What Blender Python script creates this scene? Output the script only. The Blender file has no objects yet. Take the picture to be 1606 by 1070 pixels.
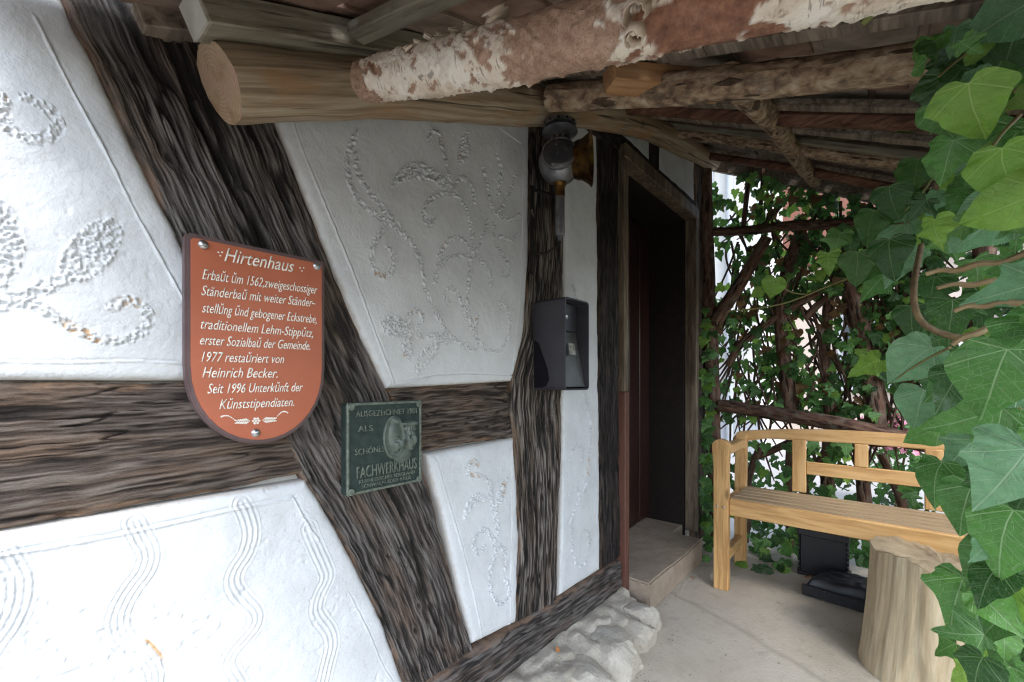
import bpy, bmesh, math, random
import numpy as np
from mathutils import Vector, Matrix, Euler
R = math.radians
random.seed(7); rng = np.random.default_rng(7)
SC = bpy.context.scene
COL = SC.collection

# ------------------------------------------------------------------ camera, sky, sun, exposure
# X runs along the house wall, Y into the house (wall face at Y = 0.9), Z up; porch floor at Z = 0
FPX, CX, HY, EYE, WY = 680.0, 803.0, 600.0, 1.0, 0.9
ANG = math.atan(587 / 680.0); CA, SA = math.cos(ANG), math.sin(ANG)
cam = bpy.data.cameras.new('camera'); cam_o = bpy.data.objects.new('camera', cam); COL.objects.link(cam_o)
cam_o.location = (0, 0, EYE); cam_o.rotation_euler = (R(90), 0, ANG - R(90))
cam.sensor_width = 36; cam.sensor_fit = 'HORIZONTAL'; cam.lens = FPX / 1606 * 36; cam.shift_y = (HY - 535) / 1606
cam.clip_start = 0.02; cam.clip_end = 2000
cam.dof.use_dof = True; cam.dof.focus_distance = 1.15; cam.dof.aperture_fstop = 14
SC.camera = cam_o
SUN_EL, SUN_AZ = R(50), math.atan2(-0.55, -0.83)      # azimuth measured from +Y towards +X
w = bpy.data.worlds.new('World'); SC.world = w; w.use_nodes = True
nt = w.node_tree; nt.nodes.clear()
sky = nt.nodes.new('ShaderNodeTexSky'); sky.sky_type = 'NISHITA'; sky.sun_disc = False
sky.sun_elevation = SUN_EL; sky.sun_rotation = SUN_AZ; sky.air_density = 1.0; sky.dust_density = 0.8; sky.ozone_density = 1.6
hs = nt.nodes.new('ShaderNodeHueSaturation'); hs.inputs['Saturation'].default_value = 0.58
bg = nt.nodes.new('ShaderNodeBackground'); bg.inputs[1].default_value = 0.15
wo = nt.nodes.new('ShaderNodeOutputWorld')
nt.links.new(sky.outputs[0], hs.inputs['Color']); nt.links.new(hs.outputs[0], bg.inputs[0]); nt.links.new(bg.outputs[0], wo.inputs[0])
sl = bpy.data.lights.new('sun', 'SUN'); sl.energy = 0.55; sl.angle = R(16); sl.color = (1, 0.98, 0.95)
so = bpy.data.objects.new('sun', sl); COL.objects.link(so)
sd = Vector((math.sin(SUN_AZ) * math.cos(SUN_EL), math.cos(SUN_AZ) * math.cos(SUN_EL), math.sin(SUN_EL)))
so.rotation_euler = sd.to_track_quat('Z', 'Y').to_euler()
SC.view_settings.view_transform = 'Standard'; SC.view_settings.look = 'None'
SC.view_settings.gamma = 1; SC.view_settings.use_curve_mapping = False
SC.view_settings.exposure = 2.15
SC.render.engine = 'CYCLES'; SC.cycles.use_denoising = True; SC.cycles.denoising_prefilter = 'NONE'; SC.cycles.filter_width = 1.15; SC.cycles.max_bounces = 8; SC.cycles.diffuse_bounces = 6; SC.cycles.transparent_max_bounces = 8

# ------------------------------------------------------------------ survey helpers: photo pixel -> point of a real plane
def ray(px, py):
    a = (px - CX) / FPX; return CA + a * SA, SA - a * CA, (HY - py) / FPX
def atY(px, py, Y):
    r = ray(px, py); t = Y / r[1]; return Vector((r[0] * t, Y, EYE + r[2] * t))
def atX(px, py, X):
    r = ray(px, py); t = X / r[0]; return Vector((X, r[1] * t, EYE + r[2] * t))
def atZ(px, py, Z):
    r = ray(px, py); t = (Z - EYE) / r[2]; return Vector((r[0] * t, r[1] * t, Z))
def atD(px, py, d):
    r = ray(px, py); return Vector((r[0] * d, r[1] * d, EYE + r[2] * d))
def W(px, py, Y=WY):
    p = atY(px, py, Y); return (p.x, p.z)
def WL(pts, o=(0, 0), s=1.0, Y=WY):
    return [W(o[0] + x / s, o[1] + y / s, Y) for x, y in pts]

# ------------------------------------------------------------------ objects
def link(name, me, parent=None, mat=None):
    o = bpy.data.objects.new(name, me); COL.objects.link(o)
    if parent: o.parent = parent
    if mat is not None and me is not None and not me.materials: me.materials.append(mat)
    return o
def thing(name, label, cat, group=None):
    o = bpy.data.objects.new(name, None); COL.objects.link(o); o.empty_display_size = 0.1
    return tag(o, label, cat, group)
def tag(o, label, cat, group=None):
    o['label'] = label; o['category'] = cat
    if group: o['group'] = group
    return o
def mesh_np(name, V, Fq, UV=None, smooth=True, attrs=None):
    me = bpy.data.meshes.new(name)
    V = np.asarray(V, dtype=np.float32); Fq = np.asarray(Fq, dtype=np.int32)
    k = Fq.shape[1]
    me.vertices.add(len(V)); me.vertices.foreach_set('co', V.ravel())
    me.loops.add(Fq.size); me.loops.foreach_set('vertex_index', Fq.ravel())
    me.polygons.add(len(Fq)); me.polygons.foreach_set('loop_start', np.arange(0, Fq.size, k, dtype=np.int32))
    me.polygons.foreach_set('loop_total', np.full(len(Fq), k, dtype=np.int32))
    me.update(calc_edges=True)
    if smooth: me.polygons.foreach_set('use_smooth', np.ones(len(Fq), dtype=bool))
    if UV is not None:
        l = me.uv_layers.new(name='UVMap'); l.data.foreach_set('uv', np.asarray(UV, dtype=np.float32)[Fq.ravel()].ravel())
    for n, a in (attrs or {}).items():
        at = me.attributes.new(n, 'FLOAT', 'POINT'); at.data.foreach_set('value', np.asarray(a, dtype=np.float32).ravel())
    me.validate(); return me
def bm_mesh(name, bm, smooth=False):
    me = bpy.data.meshes.new(name); bmesh.ops.recalc_face_normals(bm, faces=bm.faces[:]); bm.to_mesh(me); bm.free()
    if smooth: me.polygons.foreach_set('use_smooth', [True] * len(me.polygons))
    return me
def box(name, lo, hi, mat, parent=None, bev=0.003, rot=None, jit=0.0, seg=1):
    """box between two corners; rot = rotation about its centre"""
    c = (Vector(lo) + Vector(hi)) / 2; s = Vector(hi) - Vector(lo)
    bm = bmesh.new(); bmesh.ops.create_cube(bm, size=1)
    for v in bm.verts: v.co = Vector((v.co.x * s.x, v.co.y * s.y, v.co.z * s.z)) + Vector((random.uniform(-jit, jit), random.uniform(-jit, jit), random.uniform(-jit, jit)))
    if bev: bmesh.ops.bevel(bm, geom=bm.edges[:], offset=min(bev, min(abs(s.x), abs(s.y), abs(s.z)) * .4), segments=seg, affect='EDGES')
    o = link(name, bm_mesh(name, bm), parent, mat); o.location = c
    if rot: o.rotation_euler = rot
    return o
def beam(name, a, b, wd, ht, mat, parent=None, bev=0.003, up=(0, 0, 1)):
    """rectangular timber from a to b"""
    a, b = Vector(a), Vector(b); d = (b - a); L = d.length; d.normalize()
    x = d; y = Vector(up).cross(x).normalized(); z = x.cross(y)
    o = box(name, (-L / 2, -wd / 2, -ht / 2), (L / 2, wd / 2, ht / 2), mat, parent, bev, jit=min(wd, ht) * .04)
    o.matrix_local = Matrix.Translation((a + b) / 2) @ Matrix((x, y, z)).transposed().to_4x4()
    return o
def prism(name, pts, axis, lo, hi, mat, parent=None, bev=0.003):
    """polygon pts in the plane normal to axis, extruded from lo to hi along it"""
    bm = bmesh.new()
    def P(p, t): return {'X': (t, p[0], p[1]), 'Y': (p[0], t, p[1]), 'Z': (p[0], p[1], t)}[axis]
    f = bm.faces.new([bm.verts.new(P(p, lo)) for p in pts])
    r = bmesh.ops.extrude_face_region(bm, geom=[f])
    d = Vector(P((0, 0), hi - lo)) 
    bmesh.ops.translate(bm, vec=d, verts=[v for v in r['geom'] if isinstance(v, bmesh.types.BMVert)])
    if bev:
        es = [e for e in bm.edges if len(e.link_faces) == 2 and e.calc_face_angle(0) > 0.7]
        bmesh.ops.bevel(bm, geom=es, offset=bev, segments=2, affect='EDGES', clamp_overlap=True)
    return link(name, bm_mesh(name, bm), parent, mat)
def vhash(ix, iy, seed):
    h = (ix.astype(np.int64) * 374761393 + iy.astype(np.int64) * 668265263 + seed * 974634617) & 0xffffffff
    h = ((h ^ (h >> 13)) * 1274126177) & 0xffffffff
    return ((h ^ (h >> 16)) & 0xffff) / 65535.0
def noise(x, y, seed=0):
    x = np.asarray(x, float); y = np.asarray(y, float)
    ix, iy = np.floor(x), np.floor(y); fx, fy = x - ix, y - iy
    fx = fx * fx * (3 - 2 * fx); fy = fy * fy * (3 - 2 * fy)
    a, b = vhash(ix, iy, seed), vhash(ix + 1, iy, seed); c, d = vhash(ix, iy + 1, seed), vhash(ix + 1, iy + 1, seed)
    return (a + (b - a) * fx) * (1 - fy) + (c + (d - c) * fx) * fy
def fbm(x, y, seed=0, o=3):
    s, a, t = 0, 1.0, 0
    for i in range(o): s = s + a * noise(x * 2 ** i, y * 2 ** i, seed + i * 17); t += a; a *= .5
    return s / t
def resample(pl, n):
    pl = np.asarray(pl, float); d = np.r_[0, np.cumsum(np.hypot(*np.diff(pl, axis=0).T))]
    q = np.linspace(0, d[-1], n); return np.c_[np.interp(q, d, pl[:, 0]), np.interp(q, d, pl[:, 1])]
def smooth_pl(pl, it=2):
    pl = np.asarray(pl, float)
    for _ in range(it):
        q = pl[:-1] * .75 + pl[1:] * .25; r = pl[:-1] * .25 + pl[1:] * .75
        pl = np.vstack([pl[:1], np.stack([q, r], 1).reshape(-1, 2), pl[-1:]])
    return pl
def smooth3(pl, it=2):
    pl = np.asarray(pl, float)
    for _ in range(it):
        q = pl[:-1] * .75 + pl[1:] * .25; r = pl[:-1] * .25 + pl[1:] * .75
        pl = np.vstack([pl[:1], np.stack([q, r], 1).reshape(-1, pl.shape[1]), pl[-1:]])
    return pl
def tube_np(path, rad, nseg=12, amp=0.0, seed=0, caps=True):
    P = np.asarray(path, float); n = len(P)
    rad = np.interp(np.linspace(0, 1, n), np.linspace(0, 1, len(rad)), rad) if np.ndim(rad) else np.full(n, rad)
    T = np.gradient(P, axis=0); T /= np.linalg.norm(T, axis=1)[:, None] + 1e-9
    ref = np.array([0, 0, 1.]) if abs(T[0][2]) < .8 else np.array([1., 0, 0])
    V, UV = [], []; s = np.r_[0, np.cumsum(np.linalg.norm(np.diff(P, axis=0), axis=1))]
    A = np.linspace(0, 2 * np.pi, nseg + 1)
    b = np.cross(T[0], ref); b /= np.linalg.norm(b)
    for i in range(n):
        b = b - T[i] * b.dot(T[i]); b /= np.linalg.norm(b); c = np.cross(b, T[i])
        r = rad[i] * (1 + amp * (fbm(np.cos(A) * 1.3 + 5, np.sin(A) * 1.3 + s[i] * 9, seed) - .5) * 2)
        V.append(P[i] + np.outer(r * np.cos(A), b) + np.outer(r * np.sin(A), c)); UV.append(np.c_[np.full(nseg + 1, s[i]), A / (2 * np.pi)])
    V = np.vstack(V); UV = np.vstack(UV); m = nseg + 1
    i, j = np.meshgrid(np.arange(n - 1), np.arange(nseg), indexing='ij')
    q = np.stack([i * m + j, i * m + j + 1, (i + 1) * m + j + 1, (i + 1) * m + j], -1).reshape(-1, 4)
    return V, q, UV
def tube(name, path, rad, mat, parent=None, nseg=12, amp=0.0, seed=0, endmat=None, capname='cut_end'):
    V, q, UV = tube_np(path, rad, nseg, amp, seed)
    o = link(name, mesh_np(name, V, q, UV), parent, mat)
    m = nseg + 1
    ec = []
    for ring, flip in ((V[:m - 1], False), (V[-m:-1], True)):
        c = ring.mean(0); d = (ring - c)
        bm = bmesh.new(); cv = bm.verts.new(c); rs = [bm.verts.new(p) for p in ring]
        mid = [bm.verts.new(c + x * .6) for x in d]
        for k in range(m - 1):
            k2 = (k + 1) % (m - 1)
            for f in ([cv, mid[k], mid[k2]], [mid[k], rs[k], rs[k2], mid[k2]]): bm.faces.new(f if not flip else f[::-1])
        uvl = bm.loops.layers.uv.new('UVMap'); e1 = Vector(d[0]).normalized(); nn_ = Vector(np.cross(d[0], d[(m - 1) // 4])).normalized(); e2 = nn_.cross(e1); rr_ = np.linalg.norm(d, axis=1).mean()
        for f in bm.faces:
            for l in f.loops: p_ = (l.vert.co - Vector(c)) / rr_; l[uvl].uv = (p_.dot(e1), p_.dot(e2))
        me = bpy.data.meshes.new(capname); bm.to_mesh(me); bm.free(); ec.append(me)
    if endmat:
        for me in ec: link(capname, me, o, endmat)
    else:
        bm = bmesh.new(); bm.from_mesh(o.data)
        for me in ec: bm.from_mesh(me)
        for f in bm.faces: f.smooth = True
        bm.to_mesh(o.data); bm.free()
    return o
def lathe(name, prof, origin, axis, mat, parent=None, nseg=32, smooth=True):
    z = Vector(axis).normalized(); x = z.orthogonal().normalized(); y = z.cross(x); o0 = Vector(origin)
    V, F = [], []
    for r, h in prof:
        for k in range(nseg):
            a = 2 * math.pi * k / nseg; V.append(o0 + z * h + (x * math.cos(a) + y * math.sin(a)) * max(r, 1e-5))
    for i in range(len(prof) - 1):
        for k in range(nseg):
            k2 = (k + 1) % nseg; F.append((i * nseg + k, i * nseg + k2, (i + 1) * nseg + k2, (i + 1) * nseg + k))
    me = bpy.data.meshes.new(name); me.from_pydata([tuple(v) for v in V], [], F); 
    bm = bmesh.new(); bm.from_mesh(me); bmesh.ops.remove_doubles(bm, verts=bm.verts, dist=5e-5); bmesh.ops.recalc_face_normals(bm, faces=bm.faces[:])
    for f in bm.faces: f.smooth = smooth
    bm.to_mesh(me); bm.free()
    if smooth and hasattr(me, 'set_sharp_from_angle'): me.set_sharp_from_angle(angle=R(40))
    return link(name, me, parent, mat)
def rock(name, c, s, mat, parent=None, seed=0, rough=.25, sub=4):
    rs = np.random.default_rng(seed); nn = rs.normal(size=(17, 3)); nn /= np.linalg.norm(nn, axis=1)[:, None]; hh = rs.uniform(.74, 1.0, 17)
    nn = np.vstack([nn, [[0, 0, 1], [0, -1, 0], [-.2, -.75, .62]]]); hh = np.r_[hh, .8, .85, .85]
    bm = bmesh.new(); bmesh.ops.create_icosphere(bm, subdivisions=sub, radius=1)
    D = np.array([v.co[:] for v in bm.verts]); r = np.min(hh[None] / np.maximum(D @ nn.T, .05), axis=1)
    n2 = fbm(D[:, 0] * 4 + seed, D[:, 1] * 4 - D[:, 2] * 5, seed + 5, 4) - .5
    D = D * (r * (1 + rough * .5 * n2))[:, None] * np.array(s) * 1.12 + np.array(c)
    for v, p in zip(bm.verts, D): v.co = p
    me = bm_mesh(name, bm, True); me.set_sharp_from_angle(angle=R(16)); return link(name, me, parent, mat)

# ------------------------------------------------------------------ materials
class MT:
    """small node-graph writer"""
    def __init__(s, name, rough=.7, spec=.3, metal=0.0):
        s.m = bpy.data.materials.new(name); s.m.use_nodes = True; s.t = s.m.node_tree
        s.b = s.t.nodes['Principled BSDF']; s.set('Roughness', rough); s.set('Specular IOR Level', spec); s.set('Metallic', metal)
    def n(s, k, **a):
        q = s.t.nodes.new(k)
        for x, v in a.items(): setattr(q, x, v)
        return q
    def con(s, v, sock):
        if v is None: return
        if hasattr(v, 'links') or isinstance(v, bpy.types.NodeSocket): s.t.links.new(v, sock)
        elif isinstance(v, (tuple, list)) and len(v) == 3 and sock.type == 'RGBA': sock.default_value = (*v, 1)
        else: sock.default_value = v
    def set(s, k, v): s.con(v, s.b.inputs[k])
    def uv(s): return s.n('ShaderNodeTexCoord').outputs['UV']
    def obj(s): return s.n('ShaderNodeTexCoord').outputs['Object']
    def pos(s): return s.n('ShaderNodeNewGeometry').outputs['Position']
    def map(s, v, sc=(1, 1, 1), loc=(0, 0, 0)):
        q = s.n('ShaderNodeMapping'); s.con(v, q.inputs[0]); q.inputs['Scale'].default_value = sc; s.con(loc, q.inputs['Location']); return q.outputs[0]
    def noise(s, v, sc=5, det=4, ro=.55, dist=0):
        q = s.n('ShaderNodeTexNoise'); s.con(v, q.inputs['Vector']); q.inputs['Scale'].default_value = sc; q.inputs['Detail'].default_value = det; q.inputs['Roughness'].default_value = ro; q.inputs['Distortion'].default_value = dist; return q.outputs[0]
    def vor(s, v, sc=5, feat='F1', out=0):
        q = s.n('ShaderNodeTexVoronoi', feature=feat); s.con(v, q.inputs['Vector']); q.inputs['Scale'].default_value = sc; return q.outputs[out]
    def math(s, op, a, b=0.0, c=0.0):
        q = s.n('ShaderNodeMath', operation=op); s.con(a, q.inputs[0]); s.con(b, q.inputs[1]); s.con(c, q.inputs[2]); return q.outputs[0]
    def ramp(s, f, stops, interp='LINEAR'):
        q = s.n('ShaderNodeValToRGB'); s.con(f, q.inputs[0]); e = q.color_ramp.elements; q.color_ramp.interpolation = interp
        while len(e) < len(stops): e.new(.5)
        for k, (p, c) in zip(e, stops): k.position = p; k.color = (*c, 1) if isinstance(c, tuple) else (c, c, c, 1)
        return q.outputs[0]
    def mix(s, f, a, b, mode='MIX'):
        q = s.n('ShaderNodeMix', data_type='RGBA', blend_type=mode); s.con(f, q.inputs[0]); s.con(a, q.inputs[6]); s.con(b, q.inputs[7]); return q.outputs[2]
    def sep(s, v):
        q = s.n('ShaderNodeSeparateXYZ'); s.con(v, q.inputs[0]); return q.outputs
    def attr(s, name):
        return s.n('ShaderNodeAttribute', attribute_name=name).outputs['Fac']
    def bump(s, h, st=.5, d=.003, nrm=None):
        q = s.n('ShaderNodeBump'); q.inputs['Strength'].default_value = st; q.inputs['Distance'].default_value = d; s.con(h, q.inputs['Height'])
        if nrm: s.con(nrm, q.inputs['Normal'])
        return q.outputs[0]
    def rnd(s): return s.n('ShaderNodeObjectInfo').outputs['Random']
    def out(s, col=None, bump=None, rough=None):
        if col is not None: s.set('Base Color', col)
        if bump is not None: s.set('Normal', bump)
        if rough is not None: s.set('Roughness', rough)
        return s.m

def m_timber(name, dark, mid, lite, rust):
    t = MT(name, .8, .3); uv = t.uv()
    wv = t.n('ShaderNodeVectorMath', operation='ADD'); t.con(uv, wv.inputs[0])
    nn = t.n('ShaderNodeTexNoise'); t.con(t.map(uv, (3, 8, 1)), nn.inputs['Vector']); nn.inputs['Scale'].default_value = 1; nn.inputs['Detail'].default_value = 2
    sc_ = t.n('ShaderNodeVectorMath', operation='SCALE'); t.con(nn.outputs[1], sc_.inputs[0]); sc_.inputs['Scale'].default_value = .008; t.con(sc_.outputs[0], wv.inputs[1]); wu = wv.outputs[0]
    g1 = t.noise(t.map(wu, (14, 260, 1)), 1, 5, .7, .1); big = t.noise(t.map(uv, (4, 16, 1)), 1, 5, .6); chip = t.noise(t.map(uv, (24, 60, 1)), 1, 5, .7)
    m = t.math('ADD', t.math('MULTIPLY', t.attr('wear'), .62), t.math('ADD', t.math('MULTIPLY', g1, .26), t.math('MULTIPLY', chip, .14)))
    col = t.ramp(m, [(.20, tuple(x * .5 for x in dark)), (.38, dark), (.52, mid), (.70, lite)])
    col = t.mix(t.ramp(big, [(.46, 0.), (.68, .7)]), col, t.mix(t.ramp(m, [(.30, 0.), (.58, 1.)]), dark, rust))
    e = t.attr('edge'); en = t.math('ADD', e, t.math('MULTIPLY', t.math('SUBTRACT', t.noise(t.map(uv, (14, 60, 1)), 1, 4), .42), .06))
    col = t.mix(t.ramp(t.math('MULTIPLY', en, 20), [(.06, .75), (.28, 0.)]), col, tuple(x * 1.6 for x in rust))
    h = t.math('ADD', t.math('MULTIPLY', g1, .8), t.math('MULTIPLY', chip, .7))
    return t.out(col, t.bump(h, 1., .007), t.ramp(g1, [(.3, .9), (.8, .6)]))
TIMBER = m_timber('weathered_oak', (.030, .026, .024), (.078, .069, .064), (.175, .16, .152), (.14, .09, .062))
TIMBER_B = m_timber('brown_oak', (.034, .026, .022), (.082, .064, .054), (.165, .138, .12), (.16, .10, .063))
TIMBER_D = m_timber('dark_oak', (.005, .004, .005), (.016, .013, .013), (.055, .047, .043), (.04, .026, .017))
TIMBER_M = m_timber('mid_dark_oak', (.010, .009, .008), (.07, .06, .053), (.25, .22, .195), (.11, .07, .045))  # mid-dark oak for the post, grain from near-black to light grey

def m_plaster():
    t = MT('lime_plaster', .9, .15); p = t.pos()
    n = t.noise(p, 9, 5); f = t.noise(p, 160, 4, .6)
    col = t.ramp(n, [(.3, (.54, .56, .575)), (.5, (.60, .62, .64)), (.7, (.64, .665, .69))])
    col = t.mix(t.ramp(t.noise(p, 3.2, 3), [(.58, 0.), (.75, .25)]), col, (.50, .49, .45)); col = t.mix(t.ramp(t.vor(t.mix(.1, p, t.n('ShaderNodeTexNoise').outputs[1]), 4.5, 'DISTANCE_TO_EDGE'), [(.0, .22), (.003, 0.)]), col, (.38, .37, .35)); col = t.mix(t.ramp(t.noise(p, 45, 4), [(.64, 0.), (.74, .35)]), col, (.42, .40, .36)); ee = t.attr('edge'); col = t.mix(t.ramp(t.math('ADD', t.math('MULTIPLY', ee, 40), t.math('MULTIPLY', t.noise(p, 60, 4), .6)), [(.36, .5), (.6, 0.)]), col, (.40, .35, .29))
    col = t.mix(t.attr('wear'), col, (.50, .30, .13))
    return t.out(col, t.bump(t.math('ADD', f, t.math('MULTIPLY', t.noise(p, 35, 3), 1.6)), .45, .003))
PLASTER = m_plaster()

def m_wood(name, a, b, c, grain=(6, 160, 1), rough=.65, bumpd=.0015, coord='uv', knots=None, crack=None, blot=None):
    t = MT(name, rough, .3); v = t.uv() if coord == 'uv' else t.obj()
    g = t.noise(t.map(v, grain, t.n('ShaderNodeObjectInfo').outputs['Location']), 1, 5, .6, .4); l = t.noise(t.map(v, tuple(x * .12 for x in grain)), 1, 3)
    col = t.ramp(t.math('ADD', t.math('MULTIPLY', g, .65), t.math('MULTIPLY', l, .4)), [(.40, a), (.53, b), (.66, c)]); h = g
    if blot: bl = t.noise(t.map(v, blot[0]), 1, 5, .62); col = t.mix(t.ramp(bl, [(.5, 0.), (.64, .8)]), col, blot[1]); h = t.math('ADD', h, t.math('MULTIPLY', bl, .8))
    if knots:
        k = t.vor(t.map(v, knots), 1); col = t.mix(t.ramp(k, [(.05, .8), (.14, 0.)]), col, tuple(x * .3 for x in b))
    if crack:
        f = t.ramp(t.noise(t.map(v, crack), 1, 2, .5), [(.35, 1.), (.38, 0.)]); col = t.mix(t.math('MULTIPLY', f, .8), col, tuple(x * .25 for x in a)); h = t.math('SUBTRACT', h, f)
    return t.out(col, t.bump(h, .7, bumpd))
LOGWOOD = m_wood('peeled_log_wood', (.15, .105, .065), (.31, .235, .155), (.44, .375, .275), (3.5, 30, 1), .7, .004, 'uv', (7, 2.2, 1), (1.6, 14, 1), ((4, 3, 1), (.33, .185, .085)))
LOGBARK = m_wood('log_bark', (.09, .055, .036), (.32, .22, .14), (.50, .41, .29), (30, 9, 1), .85, .008, 'uv', (9, 3, 1), (8, 9, 1), ((16, 6, 1), (.10, .07, .05)))
GREYWOOD = m_wood('grey_sawn_wood', (.07, .06, .045), (.17, .15, .11), (.27, .245, .19), (5, 70, 90), .8, .002, 'obj', None, (2, 30, 40), ((9, 30, 30), (.25, .235, .18)))
REDWOOD = m_wood('red_brown_lath', (.05, .022, .014), (.13, .06, .038), (.22, .12, .075), (60, 5, 90), .75, .0015, 'obj')
LATH = m_wood('old_roof_lath', (.07, .056, .043), (.18, .145, .11), (.30, .25, .195), (60, 5, 90), .8, .0015, 'obj')
ORANGEWOOD = m_wood('fresh_pine_block', (.22, .11, .05), (.36, .19, .085), (.45, .26, .13), (6, 70, 70), .6, .001, 'obj')
PINE_Y = m_wood('bench_pine_long', (.46, .255, .10), (.64, .385, .16), (.72, .47, .22), (90, 5, 50), .5, .0006, 'obj', (6, 4, 9))
PINE_Z = m_wood('bench_pine_upright', (.46, .255, .10), (.64, .385, .16), (.72, .47, .22), (90, 60, 5), .5, .0006, 'obj', (9, 9, 4))
SLATWOOD = m_wood('bench_slat_weathered', (.24, .165, .095), (.40, .29, .17), (.52, .40, .25), (120, 4, 60), .65, .001, 'obj')
BARK = m_wood('trellis_bark', (.03, .016, .012), (.105, .055, .037), (.20, .12, .085), (12, 12, 1), .9, .007, 'uv', (9, 3, 1), (6, 9, 1), ((20, 7, 1), (.14, .12, .09)))
def m_end(name, a, b, c):
    t = MT(name, .8, .2); v = t.obj(); n = t.noise(v, 14, 3); f = t.noise(v, 120, 3)
    col = t.ramp(n, [(.35, a), (.5, b), (.68, c)]); return t.out(t.mix(t.math('MULTIPLY', f, .35), col, tuple(x * .5 for x in a)), t.bump(f, .6, .002))
def m_rings():
    t = MT('log_cut_end', .85, .2); v = t.uv(); x = t.sep(v); n = t.noise(v, 2.2, 3); f = t.noise(v, 30, 4)
    r = t.math('SQRT', t.math('ADD', t.math('POWER', t.math('ADD', x[0], .12), 2.), t.math('POWER', t.math('SUBTRACT', x[1], .08), 2.))); r = t.math('ADD', r, t.math('MULTIPLY', t.math('SUBTRACT', n, .5), .25))
    rg = t.math('SINE', t.math('MULTIPLY', r, 62.)); a = t.math('ARCTAN2', x[1], x[0]); ck = t.noise(t.n('ShaderNodeCombineXYZ').outputs[0], 1)
    col = t.ramp(t.noise(v, 1.6, 4), [(.35, (.40, .25, .16)), (.5, (.52, .39, .26)), (.66, (.55, .36, .28))])
    col = t.mix(t.math('MULTIPLY', t.math('ADD', rg, 1.), .17), col, (.26, .16, .09)); col = t.mix(t.math('MULTIPLY', f, .5), col, (.30, .20, .12))
    cb = t.n('ShaderNodeCombineXYZ'); t.con(t.math('MULTIPLY', a, 3.2), cb.inputs[0]); t.con(t.math('MULTIPLY', r, .8), cb.inputs[1]); cr = t.ramp(t.noise(cb.outputs[0], 1, 2), [(.27, 1.), (.30, 0.)]); col = t.mix(t.math('MULTIPLY', cr, .8), col, (.08, .05, .03))
    return t.out(col, t.bump(t.math('ADD', f, t.math('MULTIPLY', rg, .15)), .7, .004))
LOGEND = m_rings()
ENDGREY = m_end('sawn_end_grey', (.38, .36, .31), (.47, .45, .40), (.54, .52, .47))
def m_stump():
    t = MT('split_beech_stump', .75, .25); v = t.uv()
    g = t.noise(t.map(v, (60, 4, 1)), 1, 6, .68, .3); l = t.noise(t.map(v, (5, 2.2, 1)), 1, 4); f = t.noise(t.map(v, (160, 9, 1)), 1, 3)
    col = t.ramp(g, [(.30, (.43, .335, .215)), (.46, (.56, .45, .295)), (.66, (.65, .56, .40))])
    col = t.mix(t.ramp(l, [(.54, 0.), (.74, .6)]), col, (.30, .265, .21)); col = t.mix(t.ramp(t.noise(t.map(v, (9, 14, 1)), 1, 3), [(.68, 0.), (.76, .45)]), col, (.2, .16, .12))
    return t.out(col, t.bump(t.math('ADD', g, t.math('MULTIPLY', f, .4)), .7, .004))
STUMP = m_stump()
def m_birch():
    t = MT('birch_bark', .75, .2); v = t.uv(); bk = t.attr('bark'); rd = t.attr('red'); fk = t.attr('flake')
    n1 = t.noise(t.map(v, (60, 14, 1)), 1, 5, .7); n2 = t.noise(t.map(v, (14, 5, 1)), 1, 4); 
    white = t.ramp(n2, [(.3, (.50, .41, .32)), (.48, (.68, .60, .49)), (.62, (.74, .70, .61))])
    ln = t.noise(t.map(v, (260, 9, 1)), 1, 3); white = t.mix(t.ramp(ln, [(.60, 0.), (.67, .7)]), white, (.16, .115, .09))
    white = t.mix(t.ramp(t.noise(t.map(v, (38, 11, 1)), 1, 4), [(.60, 0.), (.66, .75)]), white, (.21, .17, .15))
    peel = t.mix(rd, t.ramp(n1, [(.35, (.27, .17, .12)), (.55, (.40, .27, .19)), (.7, (.47, .35, .26))]), t.ramp(n1, [(.35, (.13, .06, .04)), (.65, (.30, .15, .09))]))
    sp = t.vor(t.map(v, (300, 60, 1)), 1); peel = t.mix(t.ramp(sp, [(.2, .45), (.42, 0.)]), peel, (.17, .09, .06))
    col = t.mix(bk, peel, white); col = t.mix(t.math('MULTIPLY', fk, .5), col, (.45, .36, .27))
    return t.out(col, t.bump(t.math('ADD', n1, t.math('MULTIPLY', sp, .3)), .7, .003))
BIRCH = m_birch()
def m_simple(name, c, c2=None, rough=.6, spec=.4, metal=0., sc=30, bump=.2, bd=.001):
    t = MT(name, rough, spec, metal); v = t.pos(); n = t.noise(v, sc, 4)
    col = t.ramp(n, [(.35, c), (.65, c2 or tuple(x * .8 for x in c))]); return t.out(col, t.bump(t.noise(v, sc * 6, 3), bump, bd))
CURL = m_simple('birch_curl', (.62, .52, .40), (.42, .33, .25), .7)
def m_tile():
    t = MT('clay_roof_tile', .85, .2); v = t.obj(); n = t.noise(v, 13, 4); r = t.rnd()
    col = t.mix(r, t.ramp(n, [(.35, (.13, .075, .055)), (.6, (.25, .15, .11)), (.75, (.31, .22, .17))]), t.ramp(n, [(.35, (.14, .115, .09)), (.65, (.29, .24, .20))]))
    return t.out(col, t.bump(t.noise(v, 80, 3), .5, .002))
TILE = m_tile()
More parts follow.
